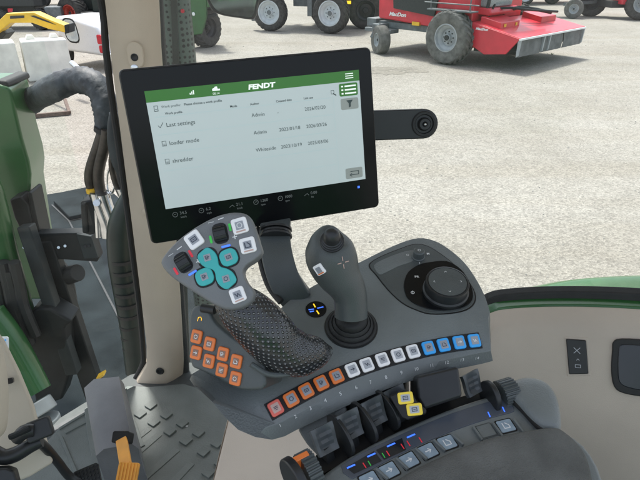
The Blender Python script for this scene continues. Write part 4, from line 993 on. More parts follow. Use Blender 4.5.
put('caster_fork', win, 'frame_grey', lambda b: (tube(b, [W.p(-2.75, .05, .82), (cw + W.p(-2.75, .05, .82) - V((0, 0, 0))) / 2 + V((0, 0, .42)) - V((0, 0, .0)), cw + V((0, 0, .46)) + W.y * .2], .06, 8)))
put('tool_box', win, 'yellow_paint', lambda b: W.box(b, -1.55, -1.28, .20, .30, .92, 1.02))
put('cab_platform', win, 'red_paint', lambda b: (W.side(b, [(-.3, 1.38), (.85, 1.32), (.93, 1.40), (.85, 1.52), (-.3, 1.55)], .5, 2.0)), bevel=.04)
put('wheel_shield', win, 'frame_grey', lambda b: (W.box(b, -.8, .7, -.12, .22, 1.42, 1.46), W.box(b, -.1, .15, .0, .22, 1.1, 1.42)), bevel=.01)
put('cab_glass', win, 'glass_pale', lambda b: W.side(b, [(-.1, 1.55), (.78, 1.52), (.95, 3.0), (-.2, 3.0)], .6, 1.8), bevel=.05)
put('cab_post', win, 'dark_mach', lambda b: (W.bar(b, (-.12, .56, 1.5), (-.2, .56, 3), .07), W.bar(b, (.75, .56, 1.5), (.93, .56, 3), .07), W.bar(b, (.35, .56, 1.5), (.35, .56, 3), .05)))
put('handrail', win, 'frame_grey', lambda b: (tube(b, [W.p(-.7, -.05, 1.45), W.p(-.7, -.05, 2.3), W.p(-.1, -.05, 2.4)], .02, 6), tube(b, [W.p(.6, -.05, 1.45), W.p(.6, -.05, 2.3)], .02, 6), tube(b, [W.p(-.9, -.1, 1.62), W.p(.9, -.1, 1.62)], .018, 6)))
# header
H = Veh(W.p(-.40, 0, 0), A_)
hd = put('mowing_header', win, 'red_paint', lambda b: (H.side(b, [(.98, .62), (1.02, 1.17), (2.5, .88), (2.15, .46), (1.5, .38)], .10, .16), H.side(b, [(.98, 1.12), (1.02, 1.19), (2.5, .90), (2.5, .85)], .12, 3.93), H.side(b, [(.98, .5), (1.02, 1.17), (1.08, 1.16), (1.1, .5)], .16, 3.93), H.side(b, [(.98, .62), (1.02, 1.17), (2.5, .88), (2.15, .46), (1.5, .38)], 3.89, 3.95)), bevel=.012)
put('header_writing', hd, 'ink_white', lambda b: text(b, 'MacDon', Frame(H.p(1.15, .095, 1.00), out, H.x), 0, 0, .085, 0, sx=1.3, bold=.004, shear=.3))
def curt(b):
    for k in range(3):
        y0 = .22 + k * 1.24; n = 14; rows = []
        for zz, xo in ((.86, 2.44), (.62, 2.47), (.40, 2.45)):
            rows.append([H.p(xo + .010 * math.sin(j * 1.7 + k), y0 + j * 1.20 / n, zz + 0) for j in range(n + 1)])
        sheet(b, rows); sheet(b, [[p - H.x * .012 for p in r] for r in rows])
put('rubber_curtain', hd, 'curtain', curt)
put('header_underside', hd, 'dark_mach', lambda b: H.side(b, [(1.1, .42), (1.1, 1.08), (2.2, .82), (2.1, .46)], .2, 3.85))
put('curtain_post', hd, 'rim_grey', lambda b: [H.side(b, [(2.44, .40), (2.44, .87), (2.53, .87), (2.50, .45)], y, y + .06) for y in (.12, 1.42, 1.75, 3.86)], bevel=.01)
put('edge_strip', hd, 'ink_white', lambda b: H.side(b, [(2.48, .84), (2.48, .89), (2.53, .885), (2.53, .84)], .1, 3.95))
put('header_cover', hd, 'red_paint', lambda b: (H.side(b, [(1.10, 1.14), (1.12, 1.32), (1.75, 1.20), (1.75, 1.02)], .35, 1.35), H.side(b, [(1.10, 1.14), (1.12, 1.32), (1.75, 1.20), (1.75, 1.02)], 2.6, 3.5)), bevel=.02)
put('warning_label', hd, 'yellow_paint', lambda b: (H.box(b, 1.76, 1.765, .5, .62, 1.08, 1.16), H.box(b, 1.76, 1.765, 1.1, 1.2, 1.08, 1.16)))
put('hydraulic_arm', win, 'steel', lambda b: (tube(b, [H.p(.8, .9, 1.25), H.p(1.3, 1.1, 1.5), H.p(1.7, 2.0, 1.42), H.p(1.9, 3.2, 1.32)], .035, 8), tube(b, [H.p(.9, 1.5, 1.2), H.p(1.4, 1.8, 1.48), H.p(1.8, 3.0, 1.30)], .05, 8), tube(b, [H.p(1.2, .6, 1.3), H.p(1.28, .7, 1.62)], .03, 8)))
put('reflector_post', win, 'dark_mach', lambda b: (H.bar(b, (1.9, .5, 1.12), (1.9, .5, 1.5), .05), H.bar(b, (1.6, 3.1, 1.2), (1.6, 3.1, 1.7), .05)))

# ---- wheeled sprayer behind the monitor -----------------------------------------------
def line_angle(a, c): d = c - a; return math.atan2(d.y, d.x)
s1 = G(271, 31); s2 = G(331, 33.5); Sv = Veh(s1, line_angle(s1, s2)); SL = (s2 - s1).length
spr = thing('sprayer', s1, 'tall self propelled sprayer with big black tyres and pale dished rims', 'sprayer')
rs = 17.5 / F * (s1.y * CP + 2.9 * SP)
wheel(spr, Sv.p(0, 0, rs), -Sv.y, rs, .42, rs * .62, 'tyre', 'rim_white', 24, hub='frame_grey')
wheel(spr, Sv.p(SL, 0, rs * 1.05), -Sv.y - Sv.x * .15, rs * 1.05, .42, rs * .64, 'tyre', 'rim_white', 24, hub='frame_grey')
wheel(spr, Sv.p(SL * .35 + .5, 3.2, rs), -Sv.y, rs, .42, rs * .6, 'tyre', 'rim_black', 24)
wheel(spr, Sv.p(SL + .9, 3.2, rs), -Sv.y, rs, .42, rs * .6, 'tyre', 'rim_black', 24)
put('frame', spr, 'frame_grey', lambda b: (Sv.box(b, -.8, SL + .9, .6, .85, 1.35, 1.6), Sv.box(b, -.8, SL + .9, 2.4, 2.65, 1.35, 1.6), Sv.box(b, -.15, .15, .2, 3.0, 1.1, 1.4), Sv.box(b, SL - .15, SL + .15, .2, 3.0, 1.1, 1.4), Sv.box(b, -.9, -.7, .1, .3, .35, 1.5), Sv.box(b, .7, 1.5, .8, 2.3, .9, 1.4), Sv.box(b, SL * .6, SL * .6 + .2, .1, .3, .6, 1.5)), bevel=.02)
put('tank', spr, 'rim_white', lambda b: Sv.box(b, -.6, SL + .6, .6, 2.7, 1.7, 3.0), bevel=.15)
put('fender', spr, 'dark_mach', lambda b: (Sv.box(b, SL - .6, SL + .6, -.2, .25, 1.58, 1.63), Sv.box(b, -.6, .6, -.2, .25, 1.53, 1.58)))
# dark tractor whose rear wheel shows right of the sprayer
t3 = G(365, 28.5); T3 = Veh(t3, R(6))
dk = thing('black_tractor', t3, 'black wheeled tractor with an orange marker standing between sprayer and windrower', 'tractor')
wheel(dk, T3.p(0, 0, .72), -T3.y - T3.x * .2, .74, .5, .42, 'tyre', 'rim_black', 22)
put('body', dk, 'dark_mach', lambda b: (T3.box(b, -1.2, .9, .4, 1.5, 1.0, 2.4), T3.box(b, -1.3, -.4, -.1, 1.6, .75, 1.1)), bevel=.05)
put('marker_lamp', dk, 'led_amber', lambda b: T3.box(b, -1.0, -.65, -.14, -.1, .98, 1.10))
wheel(dk, T3.p(-1.6, 1.5, .6), -T3.y, .6, .4, .33, 'tyre', 'rim_black', 20)

# ---- green tractor beside the perforated guard -------------------------------------------
gt = G(207, 47); Gt = Veh(gt, R(20))
gtr = thing('green_tractor', gt, 'green tractor end with black lugged tyre seen just right of the perforated guard', 'tractor')
wheel(gtr, Gt.p(0, .1, .62), -Gt.y + Gt.x * .9, .64, .55, .33, 'tyre', 'rim_black', 20, lugh=.05)
put('hitch_frame', gtr, 'green', lambda b: (Gt.box(b, -1.3, -.55, -.2, .5, .55, 2.2), Gt.box(b, -.55, .1, .1, .5, 1.0, 2.0)), bevel=.04)
put('side_frame', gtr, 'green', lambda b: (prism(b, [WY(x, y, gt.y - .55) for x, y in ((190, -30), (206, -30), (206, 17), (202, 34), (190, 36))], V((0, .3, 0))), prism(b, [WY(x, y, gt.y - .5) for x, y in ((206, -20), (222, -20), (214, 6), (206, 8))], V((0, .3, 0)))), bevel=.03)
put('work_lamp', gtr, 'ink_white', lambda b: ell(b, WY(193.5, 14, gt.y - .60), .05, .03, .06))
put('linkage', gtr, 'steel', lambda b: (Gt.bar(b, (-.7, -.3, .5), (-.2, -.2, 1.9), .09), Gt.box(b, -.9, -.5, -.4, .2, .30, .60), Gt.bar(b, (-.3, -.3, .9), (.35, -.25, 1.05), .10)), bevel=.01)
put('mudguard', gtr, 'steel', lambda b: Gt.box(b, -.35, .55, -.35, .3, 1.22, 1.55), bevel=.06)

# ---- machines along the top right ------------------------------------------------------
def gauge(name, x, y, rp, rim, label, cat_, tyre='tyre_pale', red=None):
    o = G(x, y); t = thing(name, o, label, cat_); d = (o.y * CP + 2.9 * SP); r = rp / F * d; v = Veh(o, R(0)); return t, v, r, d
t, v, r, d = gauge('trailed_implement', 572, 18.5, 9, 'rim_grey', 'grey trailed implement on two narrow dusty gauge wheels by the red tractor', 'implement')
o2 = G(592, 16)
wheel(t, v.p(0, 0, r), (-.45, -1, 0), r, .26, r * .5, 'tyre_pale', 'rim_grey', 0)
wheel(t, o2 + V((0, 0, r)), (-.45, -1, 0), r, .26, r * .5, 'tyre_pale', 'rim_grey', 0)
rel = o2 - v.o
put('implement_frame', t, 'frame_grey', lambda b: (xbox(b, v.p(-.4, .2, .62), v.p(rel.x + .6, rel.y + .2, .70), .2, .14), xbox(b, v.p(0, .1, .4), v.p(.5, .4, 1.4), .12, .12), xbox(b, v.p(rel.x, rel.y + .1, .4), v.p(rel.x + .5, rel.y + .3, 1.4), .12, .12), v.box(b, -.9, 2.4, .5, 1.4, 1.15, 1.5), xbox(b, v.p(-2.2, .8, .95), v.p(.5, .8, 1.1), .1, .1)), bevel=.01)
o = G(638, 20); v = Veh(o, R(8)); rt = thing('red_tractor', o, 'red tractor cut by the right edge with a large black rear wheel', 'tractor')
r = 15.5 / F * (o.y * CP + 2.9 * SP)
wheel(rt, v.p(0, 0, r), (-.35, -1, 0), r, .6, r * .52, 'tyre', 'rim_grey', 22)
wheel(rt, v.p(-1.3, 2.0, r * .93), (-.35, -1, 0), r * .95, .6, r * .52, 'tyre', 'rim_black', 22)
put('body', rt, 'red_paint', lambda b: (v.box(b, -1.0, 2.6, .45, 1.7, r * 1.1, 2.6), v.box(b, -.9, -.4, .2, .6, r * .9, r * 1.6)), bevel=.06)
put('chassis', rt, 'dark_mach', lambda b: v.box(b, -1.2, 3, .5, 1.6, .5, r * 1.1), bevel=.03)
o = G(505, 11); v = Veh(o, R(10)); t = thing('small_trailer', o, 'small dark trailer with one narrow wheel just behind the windrower cab', 'trailer')
r = 6.5 / F * (o.y * CP + 2.9 * SP); wheel(t, v.p(0, 0, r), (-.3, -1, 0), r, .2, r * .5, 'tyre', 'rim_grey', 0)
put('trailer_frame', t, 'frame_grey', lambda b: (v.box(b, -1.4, 1.2, .2, 1.2, r * 1.6, r * 1.9), v.box(b, .3, .5, .2, .5, r * .9, r * 1.7)), bevel=.01)
o = G(524, 5); v = Veh(o, R(5)); t = thing('blue_hubbed_tractor', o, 'far dark tractor with pale blue rims at the top edge right of the small trailer', 'tractor')
r = 9 / F * (o.y * CP + 2.9 * SP); wheel(t, v.p(0, 0, r), (-.2, -1, 0), r, .5, r * .62, 'tyre', 'rim_white', 20); wheel(t, v.p(1.9, .4, r * .9), (-.2, -1, 0), r * .9, .5, r * .5, 'tyre', 'rim_black', 20)
put('body', t, 'dark_mach', lambda b: v.box(b, -.8, 3.4, .5, 1.6, .7, 2.4), bevel=.05)
o = G(575, 3.5); v = Veh(o, R(5)); t = thing('far_red_machine', o, 'far red machine with pale rimmed wheels at the top edge above the implement', 'machine')
r = 8 / F * (o.y * CP + 2.9 * SP); wheel(t, v.p(.6, 0, r), (-.2, -1, 0), r, .5, r * .62, 'tyre', 'rim_white', 20); wheel(t, v.p(-3.0, .5, r * .8), (-.2, -1, 0), r * .8, .5, r * .5, 'tyre', 'rim_red', 20)
put('body', t, 'red_paint', lambda b: v.box(b, -4.2, 5.5, .6, 2.0, .9, 2.4), bevel=.08)

# ---- left yard: blocks, pickup, yellow boom, tractors ------------------------------------
ba = G(-10, 86); bb = G(30, 82.5); bc = G(72, 78.5)
Bv = Veh(bb, line_angle(bb, bc))
def block(name, x0, x1, label, h=.97, dep=.75, off=0.0):
    t = thing(name, Bv.p((x0 + x1) / 2, dep / 2, 0), label, 'block', 'pale blocks in a row')
    def bm_(b):
        Bv.side(b, [(x0, 0.0), (x1, 0.0), (x1 - .03, h), (x0 + .03, h)], off, off + dep)
    put('body', t, 'white_block', bm_, bevel=.05, seg=3)
    for xx in (x0 + (x1 - x0) * .25, x0 + (x1 - x0) * .75):
        put('top_stub', t, 'white_block', lambda b: Bv.side(b, [(xx - .12, h - .005), (xx + .12, h - .005), (xx + .06, h + .10), (xx - .06, h + .10)], off + .25, off + .5), bevel=.02)
    put('fork_slot', t, 'dark_mach', lambda b: Bv.side(b, [(x0 + .55 * (x1 - x0), -.001), (x0 + .8 * (x1 - x0), -.001), (x0 + .76 * (x1 - x0), .11), (x0 + .59 * (x1 - x0), .11)], off - .006, off + .2))
    return t
LB = (bc - bb).length
block('plastic_block', -.02, LB + .08, 'pale square edged block nearest the white pickup')
block('plastic_block', -1.9, -.10, 'pale block cut by the left edge beside the green loader post')
# white pickup
M['pickup_glass'] = mat('sky_painted_glass', (.55, .62, .66), .08, var=.1, spec=1.0, coat=1.0)  # pale base colour stands for the sky reflected in the window
po = G(70, 76); pe = G(112, 71); Pv = Veh(G(66, 66), line_angle(G(66, 66), G(113, 72)))
pk = thing('pickup', Pv.o, 'white pickup with round window and red tail lamp parked behind the pale blocks', 'pickup')
PLn = 1.75
put('cap_and_bed', pk, 'white_paint', lambda b: (Pv.side(b, [(-.12, .42), (PLn, .38), (PLn, .88), (PLn - .25, 1.16), (.5, 1.34), (-.1, 1.32)], .0, 1.35)), bevel=.10)
put('side_window', pk, 'pickup_glass', lambda b: (Pv.side(b, [(x + .50 - z * .15, z + .98) for x, z in rr(.48, .56, .16)], -.012, .02)), bevel=.01)
put('window_rim', pk, 'steel', lambda b: (Pv.side(b, [(x + .50 - z * .15, z + .98) for x, z in rr(.55, .64, .19)], -.006, .02)))
put('tail_lamp', pk, 'lamp_red', lambda b: (Pv.side(b, [(x + PLn - .17, z + .82) for x, z in rr(.20, .24, .04)], -.03, .3), Pv.side(b, [(x + PLn - .15, z + .57) for x, z in rr(.18, .20, .04)], -.03, .3)), bevel=.02)
put('bumper', pk, 'chrome', lambda b: Pv.box(b, PLn - .02, PLn + .12, 0, 1.75, .30, .48), bevel=.03)
wheel(pk, Pv.p(-.2, .12, .36), -Pv.y, .37, .25, .2, 'tyre', 'rim_grey', 0)
put('tow_bar', pk, 'chrome', lambda b: cyl(b, WY(72, 63, 12.6), WY(83, 73, 12.2), .06))
# tractor with red rim behind pickup
o = G(84, 28.5); v = Veh(o, R(18)); t = thing('red_rimmed_tractor', o, 'dark green tractor with a deep red rim behind the white pickup', 'tractor')
r = 15 / F * (o.y * CP + 2.9 * SP)
wheel(t, v.p(-.3, 0, r), (-.35, -1, 0), r, .6, r * .50, 'tyre', 'rim_red', 22); wheel(t, v.p(1.6, -.4, r * 1.0), (.3, -1, 0), r, .6, r * .5, 'tyre', 'rim_black', 22)
put('body', t, 'green_dark', lambda b: (v.box(b, -.8, 3, .5, 1.7, r, 2.8), v.box(b, .5, 1.2, -.5, .6, r * .9, 2.2)), bevel=.06)
put('lower_guard', t, 'steel', lambda b: v.box(b, .0, 1.6, -.7, .2, .25, r * 1.1), bevel=.05)
# yellow boom of a small loader
o = G(12, 44); bo = thing('yellow_loader', WY(30, 24, 15), 'low yellow loader boom with black end reaching over to the pickup', 'loader')
def ybm(b):
    a = [WY(x, y, 15.0) for x, y in ((-20, 36), (-2, 21), (6, 13.5), (34, 12.5), (46, 18), (66, 26), (66, 33), (48, 29), (32, 23), (10, 23), (0, 31), (-16, 42))]
    prism(b, a, V((.02, .35, 0)))
put('boom', bo, 'yellow_paint', ybm, bevel=.03)
put('boom_end', bo, 'steel', lambda b: prism(b, [WY(x, y, 14.97) for x, y in ((64, 25), (69, 24), (69, 33), (65, 34))], V((0, .4, 0))), bevel=.02)
put('boom_writing', bo, 'dark_mach', lambda b: (prism(b, [WY(x, y, 14.985) for x, y in ((10, 16), (24, 15.5), (24, 18), (10, 18.8))], V((0, .01, 0))), prism(b, [WY(x, y, 14.985) for x, y in ((30, 16), (34, 15.5), (48, 21), (56, 25), (46, 21.8))], V((0, .01, 0)))))
put('boom_body', bo, 'yellow_paint', lambda b: prism(b, [WY(x, y, 15.0) for x, y in ((-40, 28), (-14, 30), (-14, 50), (-40, 52))], V((0, 1.2, 0))), bevel=.05)
put('lower_frame', bo, 'dark_mach', lambda b: (prism(b, [WY(x, y, 15.2) for x, y in ((-30, 44), (-8, 38), (2, 30), (6, 34), (-4, 46), (-30, 56))], V((0, .5, 0)))), bevel=.02)
wheel(bo, G(-22, 60) + V((0, 0, .4)), (-.1, -1, 0), .42, .3, .2, 'tyre', 'rim_grey', 18)
# dark machine behind boom
o = G(12, 30); v = Veh(o, R(4)); t = thing('dark_loader', o, 'dark wheeled machine with a small red lamp behind the yellow boom', 'machine')
r = 10 / F * (o.y * CP + 2.9 * SP); wheel(t, v.p(-.35, 0, r), (.1, -1, 0), r, .55, r * .5, 'tyre', 'rim_black', 20); wheel(t, v.p(1.3, 0, r), (.1, -1, 0), r, .55, r * .5, 'tyre', 'rim_black', 20)
put('body', t, 'dark_mach', lambda b: (v.box(b, -1.1, 1.0, .3, 1.6, .6, 2.5), v.box(b, -.9, 1.5, -.1, .4, .9, 1.3)), bevel=.05)
put('lamp', t, 'lamp_red', lambda b: prism(b, [WY(x, y, v.o.y - .15) for x, y in ((7.5, 8.5), (12.5, 8.5), (12, 12), (8, 12))], V((0, .05, 0))))
put('wheel_box', t, 'frame_grey', lambda b: v.box(b, 1.55, 2.2, -.2, .5, .35, .9), bevel=.05)
# far white lorry
o = G(60, 7); v = Veh(o, R(2)); t = thing('white_lorry', o, 'far white lorry side at the top left beyond the yellow boom', 'lorry')
put('box_body', t, 'white_paint', lambda b: v.box(b, -6.5, 2.0, 0, 2.4, .95, 3.4), bevel=.05)
put('rail', t, 'frame_grey', lambda b: (v.box(b, -6.5, 2.0, -.02, .1, .80, .93), [v.box(b, x, x + .12, -.05, .05, .45, 1.0) for x in (-5, -3.4, -1.8, .1, 1.6)]))
wheel(t, v.p(-1.0, .1, .5), (0, -1, 0), .5, .3, .28, 'tyre', 'rim_white', 0); wheel(t, v.p(.6, .1, .5), (0, -1, 0), .5, .3, .28, 'tyre', 'rim_white', 0)
# low rusty trestle on the gravel
ta = G(5, 121); tb = G(70, 115); tcn = G(64, 96)
tr_ = thing('steel_trestle', (ta + tb) / 2, 'low rusty steel trestle frame lying on the gravel under the hose', 'trestle')
put('frame', tr_, 'rust', lambda b: (xbox(b, ta + V((0, 0, .05)), tb + V((0, 0, .05)), .07, .07), xbox(b, tb + V((0, 0, .05)), G(66, 108) + V((0, 0, .28)), .06, .06), xbox(b, G(66, 108) + V((0, 0, .28)), G(50, 101) + V((0, 0, .28)), .05, .05), xbox(b, G(50, 101) + V((0, 0, .28)), G(5, 112) + V((0, 0, .2)), .04, .04)))
# small weed in gravel below the header
def weed(b):
    o = G(552, 55)
    for k in range(26):
        a = random.random() * 6.28; l = .05 + random.random() * .09; d = V((math.cos(a), math.sin(a), .9)).normalized(); s = V((-math.sin(a), math.cos(a), 0)) * .008
        face(b, [b.verts.new(p) for p in (o - s, o + s, o + d * l)])
tag(put('weed', None, 'weed', weed), 'tiny green weed growing in gravel below the header', 'weed')
def stones(b):
    rnd = random.Random(11)
    for k in range(1500):
        Y = 3.2 + 20 * rnd.random() ** 1.6; X = (rnd.random() * 1.5 - .55) * Y * .75; s = (.004 + .011 * rnd.random() ** 3) * (1 + Y * .05); c = V((X, Y, s * .25))
        n = 5; a0 = rnd.random() * 6; r1 = [c + V((math.cos(a0 + 6.283 * j / n) * s * rnd.uniform(.7, 1.1), math.sin(a0 + 6.283 * j / n) * s * rnd.uniform(.7, 1.1), -s * .25)) for j in range(n)]
        r2 = [c + (p - c) * .62 + V((0, 0, s * rnd.uniform(.35, .6))) for p in r1]; loft(b, [r1, r2])
M['stone'] = mat('loose_stone', (.36, .345, .31), .9, var=.25, vscale=3)
sto = put('loose_stones', None, 'stone', stones, smooth=10); sto['kind'] = 'stuff'
# damp stains as thin sheets of darker gravel
M['damp'] = mat('damp_gravel', (.20, .185, .155), .9, var=.3, vscale=12, bump=.5, bscale=60)
def stain(b):
    for (x, y, rx, ry, sd) in ((376, 68.5, .55, .16, 1), (387, 72.5, .45, .14, 2), (402, 68.6, .42, .10, 3), (418, 71.5, .30, .09, 4), (366, 72.3, .3, .10, 5)):
        rnd = random.Random(sd); c = G(x, y); pts = [c + V((math.cos(a) * rx * (1 + rnd.uniform(-.35, .35)), math.sin(a) * ry * 2 * (1 + rnd.uniform(-.35, .35)), .004 + sd * .0002)) for a in [k * 6.283 / 22 for k in range(22)]]
        face(b, [b.verts.new(p) for p in pts])
so = put('damp_patches', None, 'damp', stain); so['kind'] = 'structure'

# ---- the tractor's own outside parts seen through the glass --------------------------------
# perforated exhaust guard
eg = thing('exhaust_guard', WY(177, 60, 1.75), 'tall dark grey green exhaust guard pierced with round holes behind the beige pillar', 'exhaust guard')
def guard(b):
    a = WY(177, -80, 1.75); zt = a.z; x = WY(177, 60, 1.75).x
    tube(b, [V((x, 1.78, 4.2)), V((x, 1.78, 3.2)), V((x, 1.78, 2.4)), V((x + .01, 1.78, 1.2))], .052, 28, 3, uv=(18, 62))
put('guard_tube', eg, 'perf', guard, smooth=80)
put('guard_strip', eg, 'green_dark', lambda b: (prism(b, [WY(x, y, 1.715) for x, y in ((168, -80), (174, -80), (183, 190), (191, 400), (184, 400), (176, 190))], V((0, .012, 0)))), bevel=.002)
put('guard_reflector', eg, 'lamp_red', lambda b: ell(b, WY(182.5, 11, 1.72), .006, .003, .006))
# mirror
mr = thing('door_mirror', WY(231, 8, 1.9), 'black rimmed door mirror reflecting green at the top of the view', 'mirror')
MRF = Frame(WY(232, 4, 1.95), (.2, -1, -.05), (1, .2, 0))
mo_ = cat([(203, -30), (206, -4), (209, 5), (214, 12), (224, 16), (240, 18.5), (252, 20), (256, 17), (258, 8), (260, -30)], 3, True)
put('mirror_shell', mr, 'black', lambda b: fprism(b, MRF, [MRF.uv(*p) for p in mo_], -.06, 0), bevel=.008)
mi_ = cat([(206, -30), (209, -4), (212, 4), (217, 10), (226, 14), (240, 16), (250, 17), (253, 14), (255, 6), (257, -30)], 3, True)
put('mirror_face', mr, 'mirror', lambda b: fprism(b, MRF, [MRF.uv(*p) for p in mi_], .0, .002))
# green object that the mirror shows - an added panel, out of view behind the cab
rb_ = thing('mirror_green_panel', V((.7, -1.7, 2.4)), 'added green panel behind the cab, out of view, placed to give the door mirror its green reflection', 'reflected panel')
put('reflected_panel', rb_, 'green', lambda b: prism(b, [V((-.5, -1.5, 1.6)), V((1.9, -1.5, 1.6)), V((1.9, -1.9, 2.75)), V((-.5, -1.9, 2.75))], V((0, -.3, -.1))), bevel=.05)
# loader mast on the left
lo = thing('loader_mast', WY(15, 180, 2.0), 'green front loader mast with dark bolted brackets outside the windscreen', 'loader mast')
def mast(b):
    P = [(-40, 84), (-2, 84), (8, 87), (12, 94), (16, 112), (22, 138), (29, 162), (31, 175), (30, 190), (33, 208), (38, 240), (44, 272), (50, 300), (22, 300), (12, 262), (4, 226), (-40, 226)]
    prism(b, [WY(x, y, 2.05) for x, y in P], V((-.04, .22, 0)))
put('mast_plate', lo, 'green', mast, bevel=.014)
put('mast_tube', lo, 'green', lambda b: tube(b, [WY(-24, 170, 1.9), WY(-14, 195, 1.9), WY(-6, 222, 1.9), WY(3, 255, 1.9), WY(15, 290, 1.88), WY(28, 330, 1.86)], [.06, .062, .060, .056, .05, .045], 18), smooth=80)
put('mast_cap', lo, 'rubber', lambda b: prism(b, [WY(x, y, 2.06) for x, y in ((-6, 80), (6, 81), (9, 88), (-6, 87))], V((0, .18, 0))), bevel=.01)
put('lock_bracket', lo, 'steel', lambda b: (prism(b, [WY(x, y, 1.99) for x, y in ((9, 200), (20, 196), (28, 205), (32, 225), (20, 230), (14, 218))], V((0, .10, 0))), prism(b, [WY(x, y, 2.0) for x, y in ((27, 192), (31, 193), (41, 240), (34, 240))], V((0, .1, 0)))), bevel=.01)
put('diagonal_strut', lo, 'grey_steel', lambda b: xbox(b, WY(26, 225, 1.93), WY(74, 372, 1.85), .052, .052, up=(0, -1, 0)), bevel=.006)
put('dark_strut', lo, 'steel', lambda b: (xbox(b, WY(44, 240, 2.0), WY(98, 400, 1.9), .085, .05, up=(0, -1, 0))), bevel=.006)
def cplate(b):
    prism(b, [WY(x, y, 1.98) for x, y in ((33, 234), (78, 233), (92, 236), (99, 258), (97, 262), (54, 259), (44, 258))], V((0, .05, 0)))
put('cross_plate', lo, 'steel', cplate, bevel=.004)
put('plate_end', lo, 'grey_steel', lambda b: prism(b, [WY(x, y, 1.972) for x, y in ((76, 234), (91, 236.5), (98, 258), (84, 259))], V((0, .02, 0))), bevel=.003)
put('bolt', lo, 'chrome', lambda b: [cyl(b, WY(x, y, 1.985), WY(x, y, 1.96), .006, seg=6) for x, y in ((58.5, 247.5), (65, 246), (24, 247.5))])
put('bolt_hole', lo, 'gun', lambda b: [cyl(b, WY(x, y, 1.975), WY(x, y, 1.965), .006, seg=12) for x, y in ((85, 246.5), (88.8, 245.8))])
put('rubber_stop', lo, 'rubber', lambda b: (cyl(b, WY(66, 276, 2.0), WY(78, 272.5, 1.97), .040, .036, 20), tube(b, [WY(52, 262, 2.0), WY(60, 270, 2.0), WY(66, 285, 2.0), WY(70, 310, 2.0)], .035, 10)), bevel=.004)
put('green_rib', lo, 'green', lambda b: prism(b, [WY(x, y, 2.03) for x, y in ((52, 264), (57, 268), (63, 290), (60, 292), (54, 278))], V((0, .02, 0))))
def low(b):
    prism(b, [WY(x, y, 1.84) for x, y in ((28, 314), (38, 308), (50, 309), (72, 322), (64, 328), (70, 372), (62, 400), (36, 408), (28, 360))], V((0, .10, 0)))
put('glass_reflection', lo, 'steel', low, bevel=.012)  # grey reflection in the glass, built as a solid dark box
put('green_foot', lo, 'green', lambda b: tube(b, [WY(-18, 318, 1.72), WY(2, 345, 1.70), WY(18, 372, 1.67), WY(32, 396, 1.63)], [.085, .085, .082, .075], 24), smooth=80)
put('foot_ring', lo, 'rim_grey', lambda b: (cyl(b, WY(35, 402, 1.61), WY(42, 414, 1.59), .058, .062, 24), cyl(b, WY(45, 419, 1.585), WY(49, 427, 1.58), .055, .05, 24)), bevel=.006)
put('dark_hoses', lo, 'rubber', lambda b: [tube(b, [WY(a, c, 1.83), WY(a + 5, c + 22, 1.83), WY(a + 10, c + 45, 1.82), WY(a + 22, c + 74, 1.8)], .022, 8, wrinkle=.1) for a, c in ((3, 262), (9, 270), (-2, 282), (14, 262), (-8, 268))])
put('foot_sticker', lo, 'sticker', lambda b: fprism(b, Frame(WY(1.5, 345, 1.60), (.1, -.9, .4), (1, 0, 0)), rr(.05, .06, .006), -.002, .002))
put('sticker_mark', lo, 'blue', lambda b: (stroke(b, Frame(WY(2.5, 343, 1.597), (.1, -.9, .4), (1, 0, 0)), [(-.012, -.012), (.012, .012)], .006, .003), stroke(b, Frame(WY(2.5, 343, 1.597), (.1, -.9, .4), (1, 0, 0)), [(-.012, .012), (.012, -.012)], .006, .0032)))
# side deck of the tractor
dkz = .98
dk_ = thing('tractor_deck', WZ(90, 300, dkz), 'flat grey blue deck of the tractor below the loader mast', 'deck')
dko = [(-80, 222), (24, 197), (62, 191), (94, 184.5), (112, 190), (190, 260), (240, 420), (150, 470), (-60, 470)]
put('deck_plate', dk_, 'deck', lambda b: prism(b, [WZ(x, y, dkz) for x, y in dko], V((0, 0, -.10))), bevel=.03)
put('deck_seam', dk_, 'gun', lambda b: (xbox(b, WZ(52, 205, dkz + .002), WZ(69, 221, dkz + .002), .012, .006), xbox(b, WZ(69, 221, dkz + .002), WZ(84, 218, dkz + .002), .012, .006), xbox(b, WZ(69, 221, dkz + .002), WZ(119, 318, dkz + .002), .012, .006)))
put('deck_step', dk_, 'deck', lambda b: prism(b, [WZ(x, y, dkz + .0) for x, y in ((54, 204), (84, 199), (87, 217), (70, 220.5))], V((0, 0, .035))), bevel=.008)
# hoses and couplings
hs_ = thing('hose_bundle', WY(90, 120, 1.9), 'thick grey woven hose sleeve bending down to brown hoses with bright couplings', 'hoses')
put('sleeve', hs_, 'sleeve', lambda b: tube(b, [WY(-10, 128, 2.60), WY(20, 108, 2.42), WY(40, 96, 2.18), (WY(56, 87, 2.04)), WY(72, 81, 2.02), WY(84, 80.5, 2.0), WY(95, 85, 1.97), WY(102, 95, 1.95), WY(105.5, 108, 1.93), WY(106, 120, 1.92), WY(104.5, 134, 1.91)], [.052, .056, .046, .048, .043, .048, .045, .043, .044, .038, .032], 26, 6, wrinkle=.16), smooth=80)
put('sleeve_tie', hs_, 'rubber', lambda b: (tube(b, [WY(105.5, 128, 1.905), WY(105, 132, 1.905)], .038, 16)))
def hz(pts, r, Y=1.9): return lambda b: tube(b, [WY(x, y, Y) for x, y in pts], r, 12, 5)
put('hose', hs_, 'brass', hz([(103, 132), (97, 150), (91, 168), (90, 180), (93, 190), (96, 198)], .020), smooth=80)
put('hose', hs_, 'brass', hz([(107, 130), (104, 148), (100, 164), (98.5, 176), (100, 190), (103, 200)], .020, 1.88), smooth=80)
